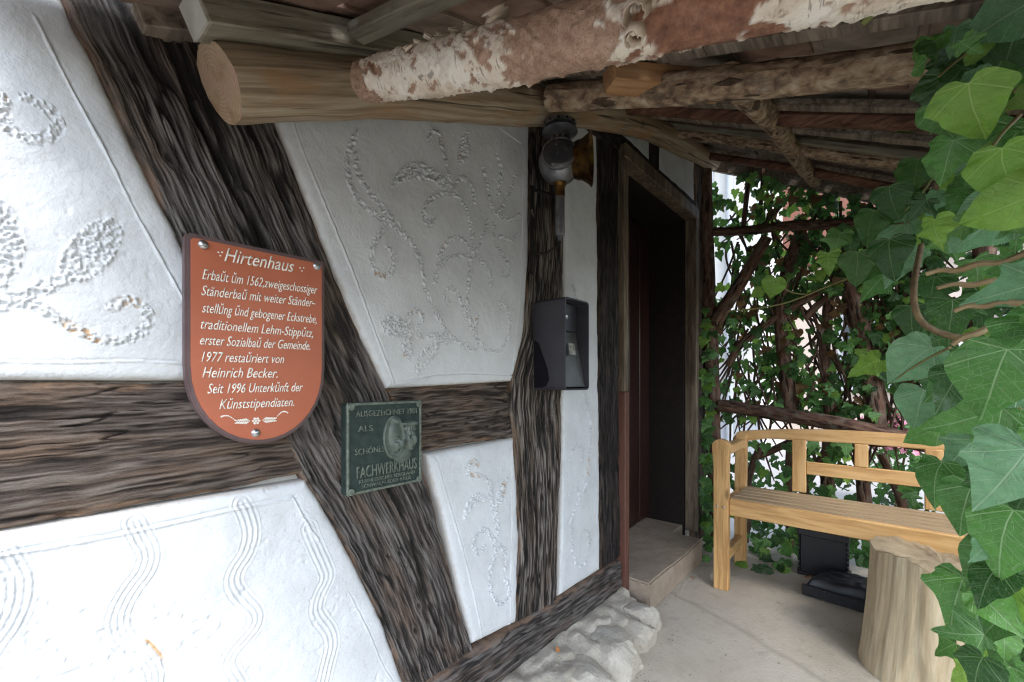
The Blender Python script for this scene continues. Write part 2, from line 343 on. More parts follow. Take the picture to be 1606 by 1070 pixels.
def m_concrete():
    t = MT('worn_concrete', .85, .25); v = t.pos(); n = t.noise(v, 3, 5, .6); f = t.noise(v, 90, 4); g = t.noise(v, 14, 4)
    col = t.ramp(n, [(.3, (.42, .375, .31)), (.55, (.50, .455, .385)), (.75, (.55, .51, .445))])
    col = t.mix(t.ramp(g, [(.55, 0.), (.75, .45)]), col, (.28, .25, .20)); col = t.mix(t.ramp(t.vor(v, 38), [(.06, .8), (.1, 0.)]), col, (.55, .53, .5))
    col = t.mix(t.ramp(t.noise(v, 26, 2), [(.68, 0.), (.74, .5)]), col, (.17, .15, .13))
    ce = t.vor(t.mix(.12, v, t.n('ShaderNodeTexNoise').outputs[1]), .45, 'DISTANCE_TO_EDGE'); col = t.mix(t.ramp(ce, [(.0, .3), (.003, 0.)]), col, (.15, .13, .11))
    col = t.mix(t.ramp(t.noise(v, 240, 3), [(.6, 0.), (.7, .35)]), col, (.2, .18, .15)); col = t.mix(t.ramp(t.noise(v, 1.4, 4, .6), [(.5, 0.), (.7, .3)]), col, (.33, .29, .22))
    return t.out(col, t.bump(t.math('ADD', f, g), .55, .004))
CONCRETE = m_concrete()
def m_ground():
    t = MT('packed_earth', .95, .1); v = t.pos(); n = t.noise(v, 1.2, 6); g = t.noise(v, 40, 4)
    return t.out(t.ramp(n, [(.3, (.16, .13, .10)), (.6, (.26, .23, .19)), (.8, (.30, .28, .24))]), t.bump(g, .6, .01))
GROUND = m_ground()
def m_stone(name, a, b, c):
    t = MT(name, .85, .25); v = t.pos(); n = t.noise(v, 11, 5, .6); f = t.noise(v, 70, 5)
    col = t.ramp(n, [(.3, a), (.52, b), (.72, c)]); col = t.mix(t.math('MULTIPLY', t.rnd(), .5), col, a); col = t.mix(t.ramp(t.noise(v, 120, 3), [(.58, 0.), (.7, .5)]), col, tuple(x * .6 for x in a)); col = t.mix(t.ramp(t.noise(v, 22, 3), [(.62, 0.), (.72, .4)]), col, (.38, .27, .19))
    return t.out(col, t.bump(t.math('ADD', f, t.math('MULTIPLY', n, 2)), .6, .006))
STONE = m_stone('plinth_stone', (.37, .335, .275), (.47, .435, .375), (.55, .525, .475))
MORTAR = m_stone('lime_mortar', (.35, .315, .255), (.45, .41, .345), (.52, .485, .42))
STEP = m_stone('sandstone_step', (.30, .24, .18), (.39, .32, .255), (.46, .39, .32))
ENAMEL = m_simple('terracotta_enamel', (.44, .13, .068), (.40, .115, .058), .4, .4, 0, 8, .05)
PLUM = m_simple('plum_rim_paint', (.13, .085, .085), (.10, .065, .065), .5, .4, 0, 20, .1)
WHITEPAINT = m_simple('white_lettering_paint', (.80, .76, .68), (.76, .72, .64), .6, .3)
def m_bronze():
    t = MT('patinated_bronze', .6, .35, .0); v = t.pos(); n = t.noise(v, 60, 4)
    col = t.ramp(n, [(.3, (.014, .026, .023)), (.6, (.028, .046, .040)), (.8, (.05, .065, .053))])
    return t.out(col, t.bump(t.noise(v, 300, 3), .3, .001))
BRONZE = m_bronze()
BRONZE_HI = m_simple('worn_bronze_edge', (.17, .195, .155), (.075, .095, .078), .5, .4, .0, 120)
STEEL = m_simple('brushed_steel', (.55, .55, .56), (.45, .45, .46), .3, .5, 1.0)
SILVER = m_simple('silver_lantern_metal', (.26, .265, .28), (.13, .135, .145), .35, .5, .75, 25)
BRASS = m_simple('tarnished_brass', (.19, .10, .03), (.05, .027, .01), .36, .5, .9, 40)
BOXMETAL = m_simple('anthracite_letterbox_metal', (.062, .06, .072), (.05, .048, .058), .42, .5, .35, 12, .1)
BOXFRONT = m_simple('letterbox_front_panel', (.13, .135, .135), (.10, .105, .105), .35, .5, .3, 12, .1)
BLACKHOLE = m_simple('opening_shade', (.01, .009, .012), (.008, .007, .01), .9, .1)  # near-black paints the shade inside openings that are only raised patches
BLACKPLASTIC = m_simple('black_plastic', (.018, .019, .026), (.014, .015, .02), .42, .5)
IRON = m_simple('black_iron', (.018, .017, .017), (.03, .025, .02), .6, .4, .6)
DOORBROWN = m_wood('brown_painted_door', (.022, .010, .008), (.032, .014, .011), (.04, .018, .014), (40, 40, 4), .35, .001, 'obj')
FRAMEBROWN = m_wood('brown_painted_frame', (.085, .035, .025), (.115, .05, .036), (.14, .065, .047), (60, 60, 5), .5, .001, 'obj')
FRAMEWOOD = m_wood('worn_frame_wood', (.05, .035, .025), (.12, .09, .062), (.22, .175, .125), (60, 60, 6), .55, .001, 'obj')
def m_glass(name, c, rough=.05):
    t = MT(name, rough, .5); t.set('Base Color', c); t.set('Transmission Weight', .0); t.set('Coat Weight', .5); return t.m
GLASS = m_glass('smoked_lamp_glass', (.03, .032, .036)); WINGLASS = m_glass('window_glass', (.06, .07, .08))
def m_leaf(name, dark, mid, lite, vein):
    t = MT(name, .34, .5); v = t.uv(); x = t.sep(v); ax = t.math('ABSOLUTE', x[0]); y = x[1]
    r = t.math('FRACT', t.math('ADD', t.rnd(), t.n('ShaderNodeNewGeometry').outputs['Random Per Island']))
    col = t.ramp(r, [(0., dark), (.5, mid), (.86, lite), (1., tuple(p * 1.25 for p in lite))])
    col = t.mix(t.ramp(t.noise(v, 3.5, 5, .65), [(.35, 0.), (.7, .75)]), col, tuple(p * .5 for p in mid)); col = t.mix(t.ramp(t.noise(t.map(v, (1, 1, 1), t.n('ShaderNodeObjectInfo').outputs['Location']), 11, 3), [(.68, 0.), (.74, .6)]), col, (.16, .13, .05))
    def line(a, wd):
        d = t.math('ABSOLUTE', t.math('SUBTRACT', t.math('MULTIPLY', ax, math.sin(R(a))), t.math('MULTIPLY', y, math.cos(R(a)))))
        return t.ramp(t.math('DIVIDE', d, wd), [(.3, 1.), (1., 0.)])
    vs = line(90, .016)
    for a, wd in ((36, .013), (-8, .011)): vs = t.math('MAXIMUM', vs, line(a, wd))
    f = t.math('ABSOLUTE', t.math('SUBTRACT', t.math('FRACT', t.math('MULTIPLY', t.math('SUBTRACT', y, t.math('MULTIPLY', ax, .8)), 5.5)), .5))
    vs = t.math('MAXIMUM', vs, t.math('MULTIPLY', t.ramp(f, [(.0, 1.), (.05, 0.)]), .75))
    e = t.vor(v, 9, 'DISTANCE_TO_EDGE'); vs = t.math('MAXIMUM', vs, t.math('MULTIPLY', t.ramp(e, [(.0, 1.), (.045, 0.)]), .5))
    col = t.mix(t.math('MULTIPLY', vs, .72), col, vein)
    nb = t.bump(t.math('SUBTRACT', 1., vs), .35, .02)
    t.out(col, nb, t.ramp(t.noise(v, 3, 2), [(.3, .2), (.7, .42)]))
    tr = t.n('ShaderNodeBsdfTranslucent'); t.con(t.mix(.5, col, lite), tr.inputs[0])
    mx = t.n('ShaderNodeMixShader'); mx.inputs[0].default_value = .42
    t.t.links.new(t.b.outputs[0], mx.inputs[1]); t.t.links.new(tr.outputs[0], mx.inputs[2]); t.t.links.new(mx.outputs[0], t.t.nodes['Material Output'].inputs[0])
    return t.m
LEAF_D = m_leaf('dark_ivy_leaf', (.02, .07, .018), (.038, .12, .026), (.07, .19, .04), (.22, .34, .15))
LEAF_M = m_leaf('green_ivy_leaf', (.055, .18, .035), (.09, .26, .05), (.14, .34, .07), (.36, .52, .27))
LEAF_L = m_leaf('young_ivy_leaf', (.15, .33, .04), (.20, .40, .055), (.26, .46, .07), (.38, .54, .18))
LEAF_P = m_leaf('pale_ivy_leaf', (.12, .30, .13), (.16, .36, .165), (.21, .42, .21), (.40, .55, .36))
STEM = m_simple('ivy_stem', (.20, .14, .07), (.12, .08, .045), .75, .3, 0, 60, .5, .002)
GREENSTEM = m_simple('green_ivy_stem', (.17, .19, .06), (.20, .14, .07), .6, .3, 0, 30)

# ------------------------------------------------------------------ the ground
def sheet(name, x0, x1, y0, y1, z, mat, n=1):
    V = [(x0 + (x1 - x0) * i / n, y0 + (y1 - y0) * j / n, z) for i in range(n + 1) for j in range(n + 1)]
    F = [(i * (n + 1) + j, (i + 1) * (n + 1) + j, (i + 1) * (n + 1) + j + 1, i * (n + 1) + j + 1) for i in range(n) for j in range(n)]
    me = bpy.data.meshes.new(name); me.from_pydata(V, [], F); o = link(name, me, None, mat); o['kind'] = 'structure'; return o
sheet('ground', -400, 400, -400, 400, -.06, GROUND, 4)
pf = box('porch_floor', (-.9, -1.1, -.2), (3.02, 1.0, 0), CONCRETE, None, .01); pf['kind'] = 'structure'

# ------------------------------------------------------------------ the half-timbered house
house = thing('half_timbered_house', 'old half-timbered house wall with white stippled plaster panels, dark oak timbers and brown door', 'house')
def strip(name, L, Rr, mat, ds, dt, y0, hfun=None, edge_r=.006, edge_d=.01, wob=.003, seed=0, back=.935, wear=None):
    """relief piece of the wall between two edge lines (X,Z); hfun(X,Z,s,t) = how far it stands proud"""
    L, Rr = np.asarray(L, float), np.asarray(Rr, float)
    ll = max(np.hypot(*np.diff(L, axis=0).T).sum(), np.hypot(*np.diff(Rr, axis=0).T).sum()); N = max(3, int(ll / ds))
    A, B = resample(L, N), resample(Rr, N); wd = np.hypot(*(B - A).T); M = max(3, int(wd.max() / dt))
    sl_ = np.linspace(0, ll, N)
    u = (B - A) / wd[:, None]
    A = A + u * ((fbm(sl_ * 25, sl_ * 0 + 3, seed) - .5) * 2 * wob)[:, None]; B = B + u * ((fbm(sl_ * 25, sl_ * 0 + 9, seed + 3) - .5) * 2 * wob)[:, None]
    t = np.linspace(0, 1, M)
    X = A[:, None, 0] * (1 - t) + B[:, None, 0] * t; Z = A[:, None, 1] * (1 - t) + B[:, None, 1] * t
    S = np.repeat(sl_[:, None], M, 1); T = wd[:, None] * t[None, :]
    ed = np.minimum(np.minimum(T, wd[:, None] - T), np.minimum(S, ll - S) )
    H = hfun(X, Z, S, T) if hfun else 0 * X
    wr = np.zeros_like(X)
    if isinstance(H, tuple): H, wr = H
    Y = y0 - H + edge_d * np.exp(-np.clip(ed, 0, 1) / edge_r)
    V = np.stack([X, Y, Z], -1).reshape(-1, 3); UV = np.c_[S.ravel() + seed * 1.37, T.ravel() + seed * .71]
    i, j = np.meshgrid(np.arange(N - 1), np.arange(M - 1), indexing='ij')
    q = np.stack([i * M + j, i * M + j + 1, (i + 1) * M + j + 1, (i + 1) * M + j], -1).reshape(-1, 4)
    ring = np.r_[np.arange(M), np.arange(1, N) * M + M - 1, (N - 1) * M + np.arange(M - 2, -1, -1), np.arange(N - 2, 0, -1) * M]
    k = len(V); V2 = V[ring].copy(); V2[:, 1] = back
    rn = np.roll(np.arange(len(ring)), -1); sk = np.stack([ring, k + np.arange(len(ring)), k + rn, ring[rn]], -1)
    me = mesh_np(name, np.vstack([V, V2]), np.vstack([q, sk]), np.vstack([UV, UV[ring]]), True,
                 {'edge': np.r_[ed.ravel(), np.zeros(len(ring))], 'wear': np.r_[wr.ravel(), np.zeros(len(ring))]})
    return link(name, me, house, mat)
def wood_h(seed, amp=.006, cracks=()):
    """weathered oak: fibres that bend round knots, short drying cracks, chipped hollows"""
    def f(X, Z, S, T):
        wv = T + .004 * (fbm(S * 4, T * 6, seed + 4) - .5) * 2; rs = np.random.default_rng(seed); kn = np.zeros(X.shape)
        for _ in range(int(1 + S.max() * 2.2)):
            s0, t0, r = rs.uniform(0, S.max()), rs.uniform(.1, .9) * np.median(T[:, -1]), rs.uniform(.005, .010)
            ds, dt = (S - s0) / (r * 2.6), (T - t0) / (r * 1.8); d2 = ds * ds + dt * dt
            wv = wv - r * 1.0 * np.sign(dt) * np.exp(-d2) * np.minimum(1, np.abs(dt) * 2); kn = np.maximum(kn, np.exp(-(((S - s0) / (r * 1.1)) ** 2 + ((T - t0) / (r * .7)) ** 2) ** 2))
        g = .36 * noise(S * 11, wv * 170, seed) + .50 * noise(S * 24, wv * 330, seed + 1) + .14 * noise(S * 5, wv * 70, seed + 2)
        c1 = 1 - np.abs(2 * noise(S * 4, wv * 62, seed + 31) - 1); c2 = 1 - np.abs(2 * noise(S * 6, wv * 125, seed + 33) - 1)
        ck = np.clip((c1 - .90) / .08, 0, 1) * np.clip((noise(S * 7, wv * 14, seed + 40) - .5) * 6, 0, 1); ck = np.maximum(ck, .8 * np.clip((c2 - .91) / .07, 0, 1) * np.clip((noise(S * 9, wv * 20, seed + 41) - .45) * 6, 0, 1))
        c = fbm(S * 6, T * 7, seed + 20, 3); ch = np.clip((fbm(S * 14, T * 34, seed + 60, 3) - .56) * 9, 0, 1)
        h = amp * 1.1 * (g - .5) + .011 * (c - .5) - .006 * ck - .002 * ch - .004 * kn
        for pl, wdt, dep in cracks:
            d = pl_dist(X, Z, pl)[0] + .006 * (noise(S * 60, T * 60, seed) - .5); e = np.exp(-(d / wdt) ** 2); h = h - dep * e; ck = np.maximum(ck, e)
        return h, np.clip((g - .5) * 1.35 + .52 - .5 * ck - .08 * ch - .4 * kn + .15 * (c - .5), 0, 1)
    return f
def pl_dist(X, Z, pl):
    pl = np.asarray(pl, float); D = np.full(X.shape, 9.); SG = np.zeros(X.shape)
    for (ax, az), (bx, bz) in zip(pl[:-1], pl[1:]):
        dx, dz = bx - ax, bz - az; l2 = dx * dx + dz * dz + 1e-12
        t = np.clip(((X - ax) * dx + (Z - az) * dz) / l2, 0, 1); qx, qz = X - ax - t * dx, Z - az - t * dz
        d = np.hypot(qx, qz); m = d < D; D = np.where(m, d, D); SG = np.where(m, np.sign(dx * qz - dz * qx), SG)
    return D, SG
def inside(X, Z, pl):
    r = np.zeros(X.shape, bool); pl = np.asarray(pl); n = len(pl)
    for i in range(n):
        x1, z1 = pl[i]; x2, z2 = pl[(i + 1) % n]
        if z1 != z2: r ^= ((z1 > Z) != (z2 > Z)) & (X < (x2 - x1) * (Z - z1) / (z2 - z1) + x1)
    return r
def plaster_h(seed, stip=(), fill=(), lines=(), ribs=(), dim=0., flat=.004, sa=1.):
    def f(X, Z, S, T):
        h = flat * (fbm(X * 7, Z * 7, seed, 3) - .5) * 2 + .0012 * (fbm(X * 60, Z * 60, seed + 2, 2) - .5)
        wear = np.zeros(X.shape); m = np.zeros(X.shape); ridge = np.zeros(X.shape)
        for pl, wdt in stip:
            d = pl_dist(X, Z, smooth_pl(pl))[0] + .0025 * (noise(X * 200, Z * 200, seed + 7) - .5)
            m = np.maximum(m, np.clip((wdt / 2 - d) / .0022 + .5, 0, 1))
        for pl in fill:
            pl = smooth_pl(list(pl) + [pl[0]]); ins = inside(X, Z, pl); d = pl_dist(X, Z, pl)[0]
            m = np.maximum(m, np.where(ins, 1., np.clip(1 - d / .002, 0, 1))); ridge = np.maximum(ridge, np.exp(-(d / .0022) ** 2))
        st = noise(X * 330, Z * 330, seed + 3) * .8 + noise(X * 210 + 7, Z * 210, seed + 5) * .5
        h = h + m * (np.clip((st - .66) / .25, -1, 1) * .0028 * sa) + .0012 * ridge + .0012 * (sa - 1) * m
        pit = np.clip((noise(X * 16, Z * 16, seed + 6) - .80) / .1, 0, 1); wear = np.maximum(wear, m * pit * np.clip((.62 - st) / .12, 0, 1) * .8)
        for pl, wdt, dep in lines:
            d, sg = pl_dist(X, Z, smooth_pl(pl, 1)); d = d + .002 * (noise(X * 90, Z * 90, seed + 9) - .5); wq = wdt * .75; vr = .3 + 1.1 * noise(X * 22, Z * 22, seed + 19); h = h + vr * 1. * dep * (np.exp(-(d / wq) ** 2) - .8 * np.exp(-((d * sg - wq * 1.8) / wq) ** 2))
        for pl, wdt, nr in ribs:
            d, sg = pl_dist(X, Z, smooth_pl(pl, 3)); x = d * sg / wdt; ins = np.clip((.5 - np.abs(x)) * 25, 0, 1)
            amp = .6 + .8 * noise(X * 25, Z * 25, seed)
            rg = np.abs(np.cos((x + .5 + .02 * (noise(X * 150, Z * 150, seed + 21) - .5)) * np.pi * nr)) ** 2.5; h = h + ins * amp * (.0024 * rg * (.7 + .6 * noise(X * 260, Z * 260, seed + 22)) - .0008)
            wear = np.maximum(wear, ins * np.clip((x - .34) / .08, 0, 1) * np.clip((noise(X * 14, Z * 14, seed + 11) - .86) / .06, 0, 1))
        if dim:
            dm = np.clip((noise(X * 110, Z * 110, seed + 13) - .72) / .2, 0, 1) * np.clip((fbm(X * 9, Z * 9, seed + 14) - .5) * 8, 0, 1)
            h = h - dim * dm * (m < .1)
        return h, wear
    return f
# lines of the wall, as surveyed
braceL = [(.655, .2)] + WL([(630, 1070), (600, 985), (560, 895), (505, 795), (470, 745), (400, 600), (290, 400), (215, 255), (150, 110), (90, 0)]) + [(-.06, 1.85), (-.13, 2.25)]
braceR = [(.89, .2)] + WL([(738, 1005), (700, 880), (668, 745), (640, 680), (605, 612), (560, 515), (520, 420), (470, 290), (430, 190)]) + [(.26, 1.68), (.18, 1.95), (.12, 2.25)]
braceL, braceR = smooth_pl(braceL, 1), smooth_pl(braceR, 1)
ck1 = WL([(262, 60), (310, 190), (350, 270), (395, 350), (440, 430)]); ck2 = WL([(595, 735), (640, 830), (665, 920), (690, 1000)])
strip('brace', braceL, braceR, TIMBER, .0034, .0015, .893, wood_h(3, .008, [(ck1, .006, .014), (ck2, .005, .01)]), seed=1)
def cut(pl, z0, z1):
    pl = np.asarray(pl); 
    if pl[0][1] > pl[-1][1]: pl = pl[::-1]
    f = lambda z: (np.interp(z, pl[:, 1], pl[:, 0]), z)
    return [f(z0)] + [tuple(p) for p in pl if z0 < p[1] < z1] + [f(z1)]
# horizontal rails, post, sill
bx_top = [(-.112, 1.0), (.0, 1.0), (.20, 1.0), (.31, .99)]; bx_bot = [(-.112, .806), (.0, .803), (.25, .806), (.42, .818)]
strip('rail', bx_top, bx_bot, TIMBER_B, .0034, .0016, .896, wood_h(11, .007), seed=2)
strip('rail', WL([(606, 611), (700, 602), (798, 597)]), WL([(664, 708), (730, 696), (806, 686)]), TIMBER_B, .004, .0018, .897, wood_h(15, .007), seed=3)
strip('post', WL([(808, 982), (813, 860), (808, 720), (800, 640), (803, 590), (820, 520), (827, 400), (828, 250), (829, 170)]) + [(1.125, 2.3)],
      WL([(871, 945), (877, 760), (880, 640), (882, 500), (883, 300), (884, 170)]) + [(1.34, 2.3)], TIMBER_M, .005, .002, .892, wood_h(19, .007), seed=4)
strip('sill', [(-.6, .24), (.3, .237), (.7, .234), (1.06, .232), (1.3, .222), (1.62, .222), (1.77, .215)], [(-.6, .09), (.7, .088), (1.2, .092), (1.77, .085)], TIMBER, .005, .0026, .872, wood_h(23, .006), seed=5, edge_d=.02, edge_r=.012)
strip('corner_post', [(-.32, .24), (-.32, 2.6)], [(-.115, .24), (-.115, 2.6)], TIMBER, .02, .01, .893, wood_h(27), seed=6)
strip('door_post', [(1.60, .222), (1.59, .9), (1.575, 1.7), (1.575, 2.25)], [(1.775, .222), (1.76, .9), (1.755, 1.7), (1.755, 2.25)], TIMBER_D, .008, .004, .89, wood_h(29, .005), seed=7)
# plaster panels with their stippled ornaments
g = .004
o6 = dict(o=(0, 80), s=1.98); q6 = lambda p: WL(p, **o6)
strip('plaster_panel', [(-.115, 1.003), (-.115, 1.95)], [(p[0] + .001, p[1]) for p in cut(braceL, 1.003, 1.95)], PLASTER, .0018, .0017, .89, plaster_h(31,
    stip=[(q6([(85, 158), (130, 175), (165, 205), (185, 240), (160, 270), (120, 285), (75, 278), (35, 258), (12, 225), (5, 150)]), .014), (q6([(-60, 800), (0, 790), (60, 770), (120, 745), (185, 715)]), .017),
          (q6([(60, 785), (120, 795), (180, 835), (240, 870), (300, 895), (360, 905), (420, 890), (460, 850), (455, 805), (410, 775), (375, 780), (345, 800)]), .014)],
    fill=[q6([(185, 700), (190, 640), (225, 590), (280, 545), (345, 520), (378, 545), (365, 610), (330, 670), (270, 715), (215, 720)]), q6([(-60, 500), (0, 460), (45, 510), (80, 590), (60, 670), (15, 740), (-60, 760)])],
    lines=[(q6([(-120, 960), (0, 965), (200, 970), (400, 962), (575, 972)]), .0022, .003), (q6([(110, -90), (155, 0), (215, 120), (280, 240), (340, 350), (400, 480), (480, 620), (580, 800)]), .0025, .0035)], dim=.0008), edge_r=.006, edge_d=.012, seed=8, wob=.002)
o2 = dict(o=(0, 560), s=2.0985); q2 = lambda p: WL(p, **o2)
strip('plaster_panel', [(-.115, .237), (-.115, .80)], [(p[0] + .001, p[1]) for p in cut(braceL, .237, .80)], PLASTER, .0019, .0018, .89, plaster_h(37,
    ribs=[(q2([(440, 540), (460, 580), (495, 640), (480, 700), (430, 760), (390, 830), (385, 890), (420, 940), (470, 980), (505, 1030), (500, 1090), (460, 1150)]), .038, 5),
          (q2([(790, 480), (805, 505), (825, 570), (810, 640), (765, 700), (760, 750), (800, 800), (835, 830), (840, 870), (800, 920), (755, 970), (740, 1010), (770, 1060), (800, 1110)]), .036, 4),
          (q2([(1010, 560), (1020, 590), (1060, 680), (1075, 720), (1040, 780), (1030, 840), (1075, 890), (1090, 940), (1070, 1010), (1055, 1080)]), .038, 4),
          (q2([(10, 640), (30, 670), (60, 720), (55, 800), (20, 880), (-30, 940), (-60, 1000)]), .039, 5)],
    lines=[(q2([(-160, 680), (0, 645), (200, 615), (400, 580), (560, 545), (760, 500), (960, 462)]), .003, .0035), (q2([(960, 462), (1000, 540), (1040, 600)]), .003, .0035), (q2([(1140, 770), (1200, 890), (1250, 1010), (1290, 1070)]), .002, .002)], dim=.002), edge_r=.006, edge_d=.012, seed=9, wob=.002)
o5 = dict(o=(430, 170), s=2.377); q5 = lambda p: WL(p, **o5)
p3 = [[(300, 90), (265, 180), (262, 260), (290, 330), (350, 390), (440, 440), (510, 510), (540, 590), (555, 680), (590, 760), (640, 840), (700, 890), (750, 905), (740, 830), (750, 780)], [(295, 180), (300, 250), (340, 310), (400, 380), (455, 440)],
      [(400, 455), (360, 500), (350, 580), (380, 635), (430, 620), (440, 560), (410, 520)], [(570, 130), (570, 90), (600, 85), (615, 130), (630, 200), (650, 270)], [(740, 350), (730, 290), (690, 255), (660, 300)],
      [(660, 300), (690, 350), (710, 380), (725, 440), (730, 500), (745, 540)], [(680, 330), (600, 320), (555, 360), (545, 410), (570, 445), (585, 410)], [(590, 660), (595, 580), (630, 500), (680, 480), (720, 520), (745, 560), (790, 590), (800, 660)],
      [(600, 600), (650, 550), (720, 555)], [(720, 560), (720, 620), (710, 700), (715, 780), (740, 850), (790, 915), (840, 900), (870, 830), (865, 760), (835, 710), (830, 750)], [(640, 730), (625, 690), (655, 665), (690, 720), (705, 780)],
      [(770, 230), (790, 300), (800, 370), (820, 400), (860, 350), (890, 250)], [(820, 180), (840, 240), (825, 330)], [(820, 400), (880, 420), (910, 400)], [(810, 430), (810, 500), (850, 560), (875, 600), (860, 640), (840, 620)], [(830, 480), (880, 500), (900, 470)],
      [(500, 830), (490, 770), (520, 750), (550, 780), (530, 820), (500, 840)], [(490, 850), (500, 950), (470, 900), (480, 850)], [(640, 870), (570, 880), (530, 940), (520, 1000), (560, 950), (600, 890)], [(520, 850), (640, 850)], [(790, 420), (770, 480), (745, 530)]]
p3L = [(p[0] - .001, p[1]) for p in cut(braceR, .985, 1.62)] + [(.42, 1.70), (.55, 1.80), (.62, 1.98)]
p3R = WL([(801, 598), (806, 580), (820, 520), (827, 400), (828, 250), (829, 180)]) + [(1.122, 2.0)]
strip('plaster_panel', p3L, p3R, PLASTER, .0021, .0021, .889, plaster_h(41, sa=1.6, stip=[(q5(p), .0125) for p in p3],
    fill=[q5([(430, 295), (455, 240), (500, 205), (560, 215), (620, 260), (660, 310), (640, 310), (590, 280), (530, 265), (480, 270)]), q5([(710, 90), (725, 150), (700, 210), (672, 210), (680, 130)]), q5([(385, 800), (420, 770), (480, 790), (490, 840), (440, 860), (395, 830)])],
    lines=[(q5([(60, 60), (90, 150), (160, 320), (240, 500), (300, 660), (370, 850), (440, 1030)]), .003, .003), (q5([(440, 1030), (640, 990), (885, 1000)]), .003, .003), (q5([(920, 150), (918, 600), (880, 970)]), .003, .003), (q5([(760, 20), (830, 80), (910, 135)]), .003, .003)]), seed=10, wob=.002, edge_r=.006, edge_d=.012)
o7 = dict(o=(640, 670), s=3.147); q7 = lambda p: WL(p, **o7)
strip('plaster_panel', WL([(739, 1010), (712, 900), (690, 800), (664, 712)]), WL([(808, 975), (812, 860), (810, 760), (804, 687)]), PLASTER, .0022, .0022, .89, plaster_h(47, sa=2.0,
    stip=[(q7(p), .015) for p in ([(330, 185), (300, 160), (275, 200), (290, 240), (340, 235), (385, 260), (395, 320), (400, 380), (420, 420), (430, 500), (420, 560)], [(420, 600), (400, 530), (360, 495), (320, 530), (310, 590), (335, 625), (360, 590)],
          [(430, 580), (460, 600), (470, 650), (465, 700)], [(420, 620), (395, 680), (390, 770), (410, 840), (440, 875), (480, 840), (490, 780), (465, 755)])],
    fill=[q7([(265, 450), (270, 390), (300, 340), (340, 320), (385, 355), (340, 370), (300, 400)]), q7([(475, 250), (440, 290), (425, 350), (420, 410), (450, 370), (470, 310)])],
    lines=[(q7([(125, 160), (180, 340), (260, 600), (320, 850), (355, 1040)]), .003, .003), (q7([(505, 100), (503, 400), (490, 980)]), .003, .003), (q7([(360, 1000), (520, 960)]), .003, .003)]), seed=11, wob=.003, edge_r=.008, edge_d=.014)
strip('plaster_panel', [(1.30, .224), (1.315, .6), (1.325, 1.2), (1.33, 2.02)], [(1.597, .224), (1.587, .9), (1.572, 1.7), (1.572, 2.02)], PLASTER, .004, .004, .892, plaster_h(53, sa=2.2,
    stip=[(q7(p), .014) for p in ([(795, 180), (800, 100), (830, 80), (860, 110), (850, 170)], [(890, -60), (890, 20), (885, 200), (870, 290), (830, 370), (790, 470), (800, 520)], [(790, 330), (820, 290), (840, 340)], [(800, 500), (795, 580), (820, 680), (855, 690), (885, 620), (890, 530), (865, 510)],
          [(800, -700), (830, -600), (810, -480), (850, -380), (830, -250), (870, -150), (880, -60)])],
    lines=[(q7([(770, -900), (765, 30), (765, 420), (750, 800)]), .003, .003), (q7([(900, -900), (920, 10), (915, 400), (930, 700)]), .003, .003)]), seed=12, wob=.003, edge_r=.008, edge_d=.012)
strip('plaster_panel', [(1.755, 2.11), (1.755, 2.6)], [(2.10, 2.11), (2.10, 2.6)], PLASTER, .01, .01, .897, plaster_h(59), seed=13)
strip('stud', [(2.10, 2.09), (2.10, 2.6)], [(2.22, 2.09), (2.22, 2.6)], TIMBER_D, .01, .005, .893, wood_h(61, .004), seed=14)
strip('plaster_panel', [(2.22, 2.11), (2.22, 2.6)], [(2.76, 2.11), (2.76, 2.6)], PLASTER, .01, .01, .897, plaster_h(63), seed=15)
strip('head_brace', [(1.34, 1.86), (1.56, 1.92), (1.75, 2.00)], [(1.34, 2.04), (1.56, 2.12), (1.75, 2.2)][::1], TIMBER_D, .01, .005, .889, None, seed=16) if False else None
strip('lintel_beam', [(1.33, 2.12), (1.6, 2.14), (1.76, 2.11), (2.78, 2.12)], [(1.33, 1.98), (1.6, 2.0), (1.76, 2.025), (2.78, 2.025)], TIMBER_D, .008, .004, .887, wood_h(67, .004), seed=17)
strip('corner_post', [(2.77, .0), (2.77, 2.6)], [(2.98, .0), (2.98, 2.6)], TIMBER_B, .01, .005, .89, wood_h(71, .005), seed=18)
strip('plaster_panel', [(-2.2, .24), (-2.2, 2.6)], [(-.32, .24), (-.32, 2.6)], PLASTER, .03, .03, .892, plaster_h(73), seed=19)
strip('plaster_panel', [(-.115, 1.95), (-.115, 2.6)], [(-.075, 1.95), (-.15, 2.6)], PLASTER, .02, .02, .892, plaster_h(74), seed=20)
# the masonry behind, with the door opening
for lo, hi in (((-2.2, .93, -.1), (1.775, 1.3, 3.6)), ((1.775, .93, 2.03), (2.70, 1.3, 3.6)), ((2.70, .93, -.1), (3.0, 1.3, 3.6)), ((-2.2, 1.3, -.1), (3.0, 6.0, 3.6))):
    box('wall', lo, hi, PLASTER, house, 0)
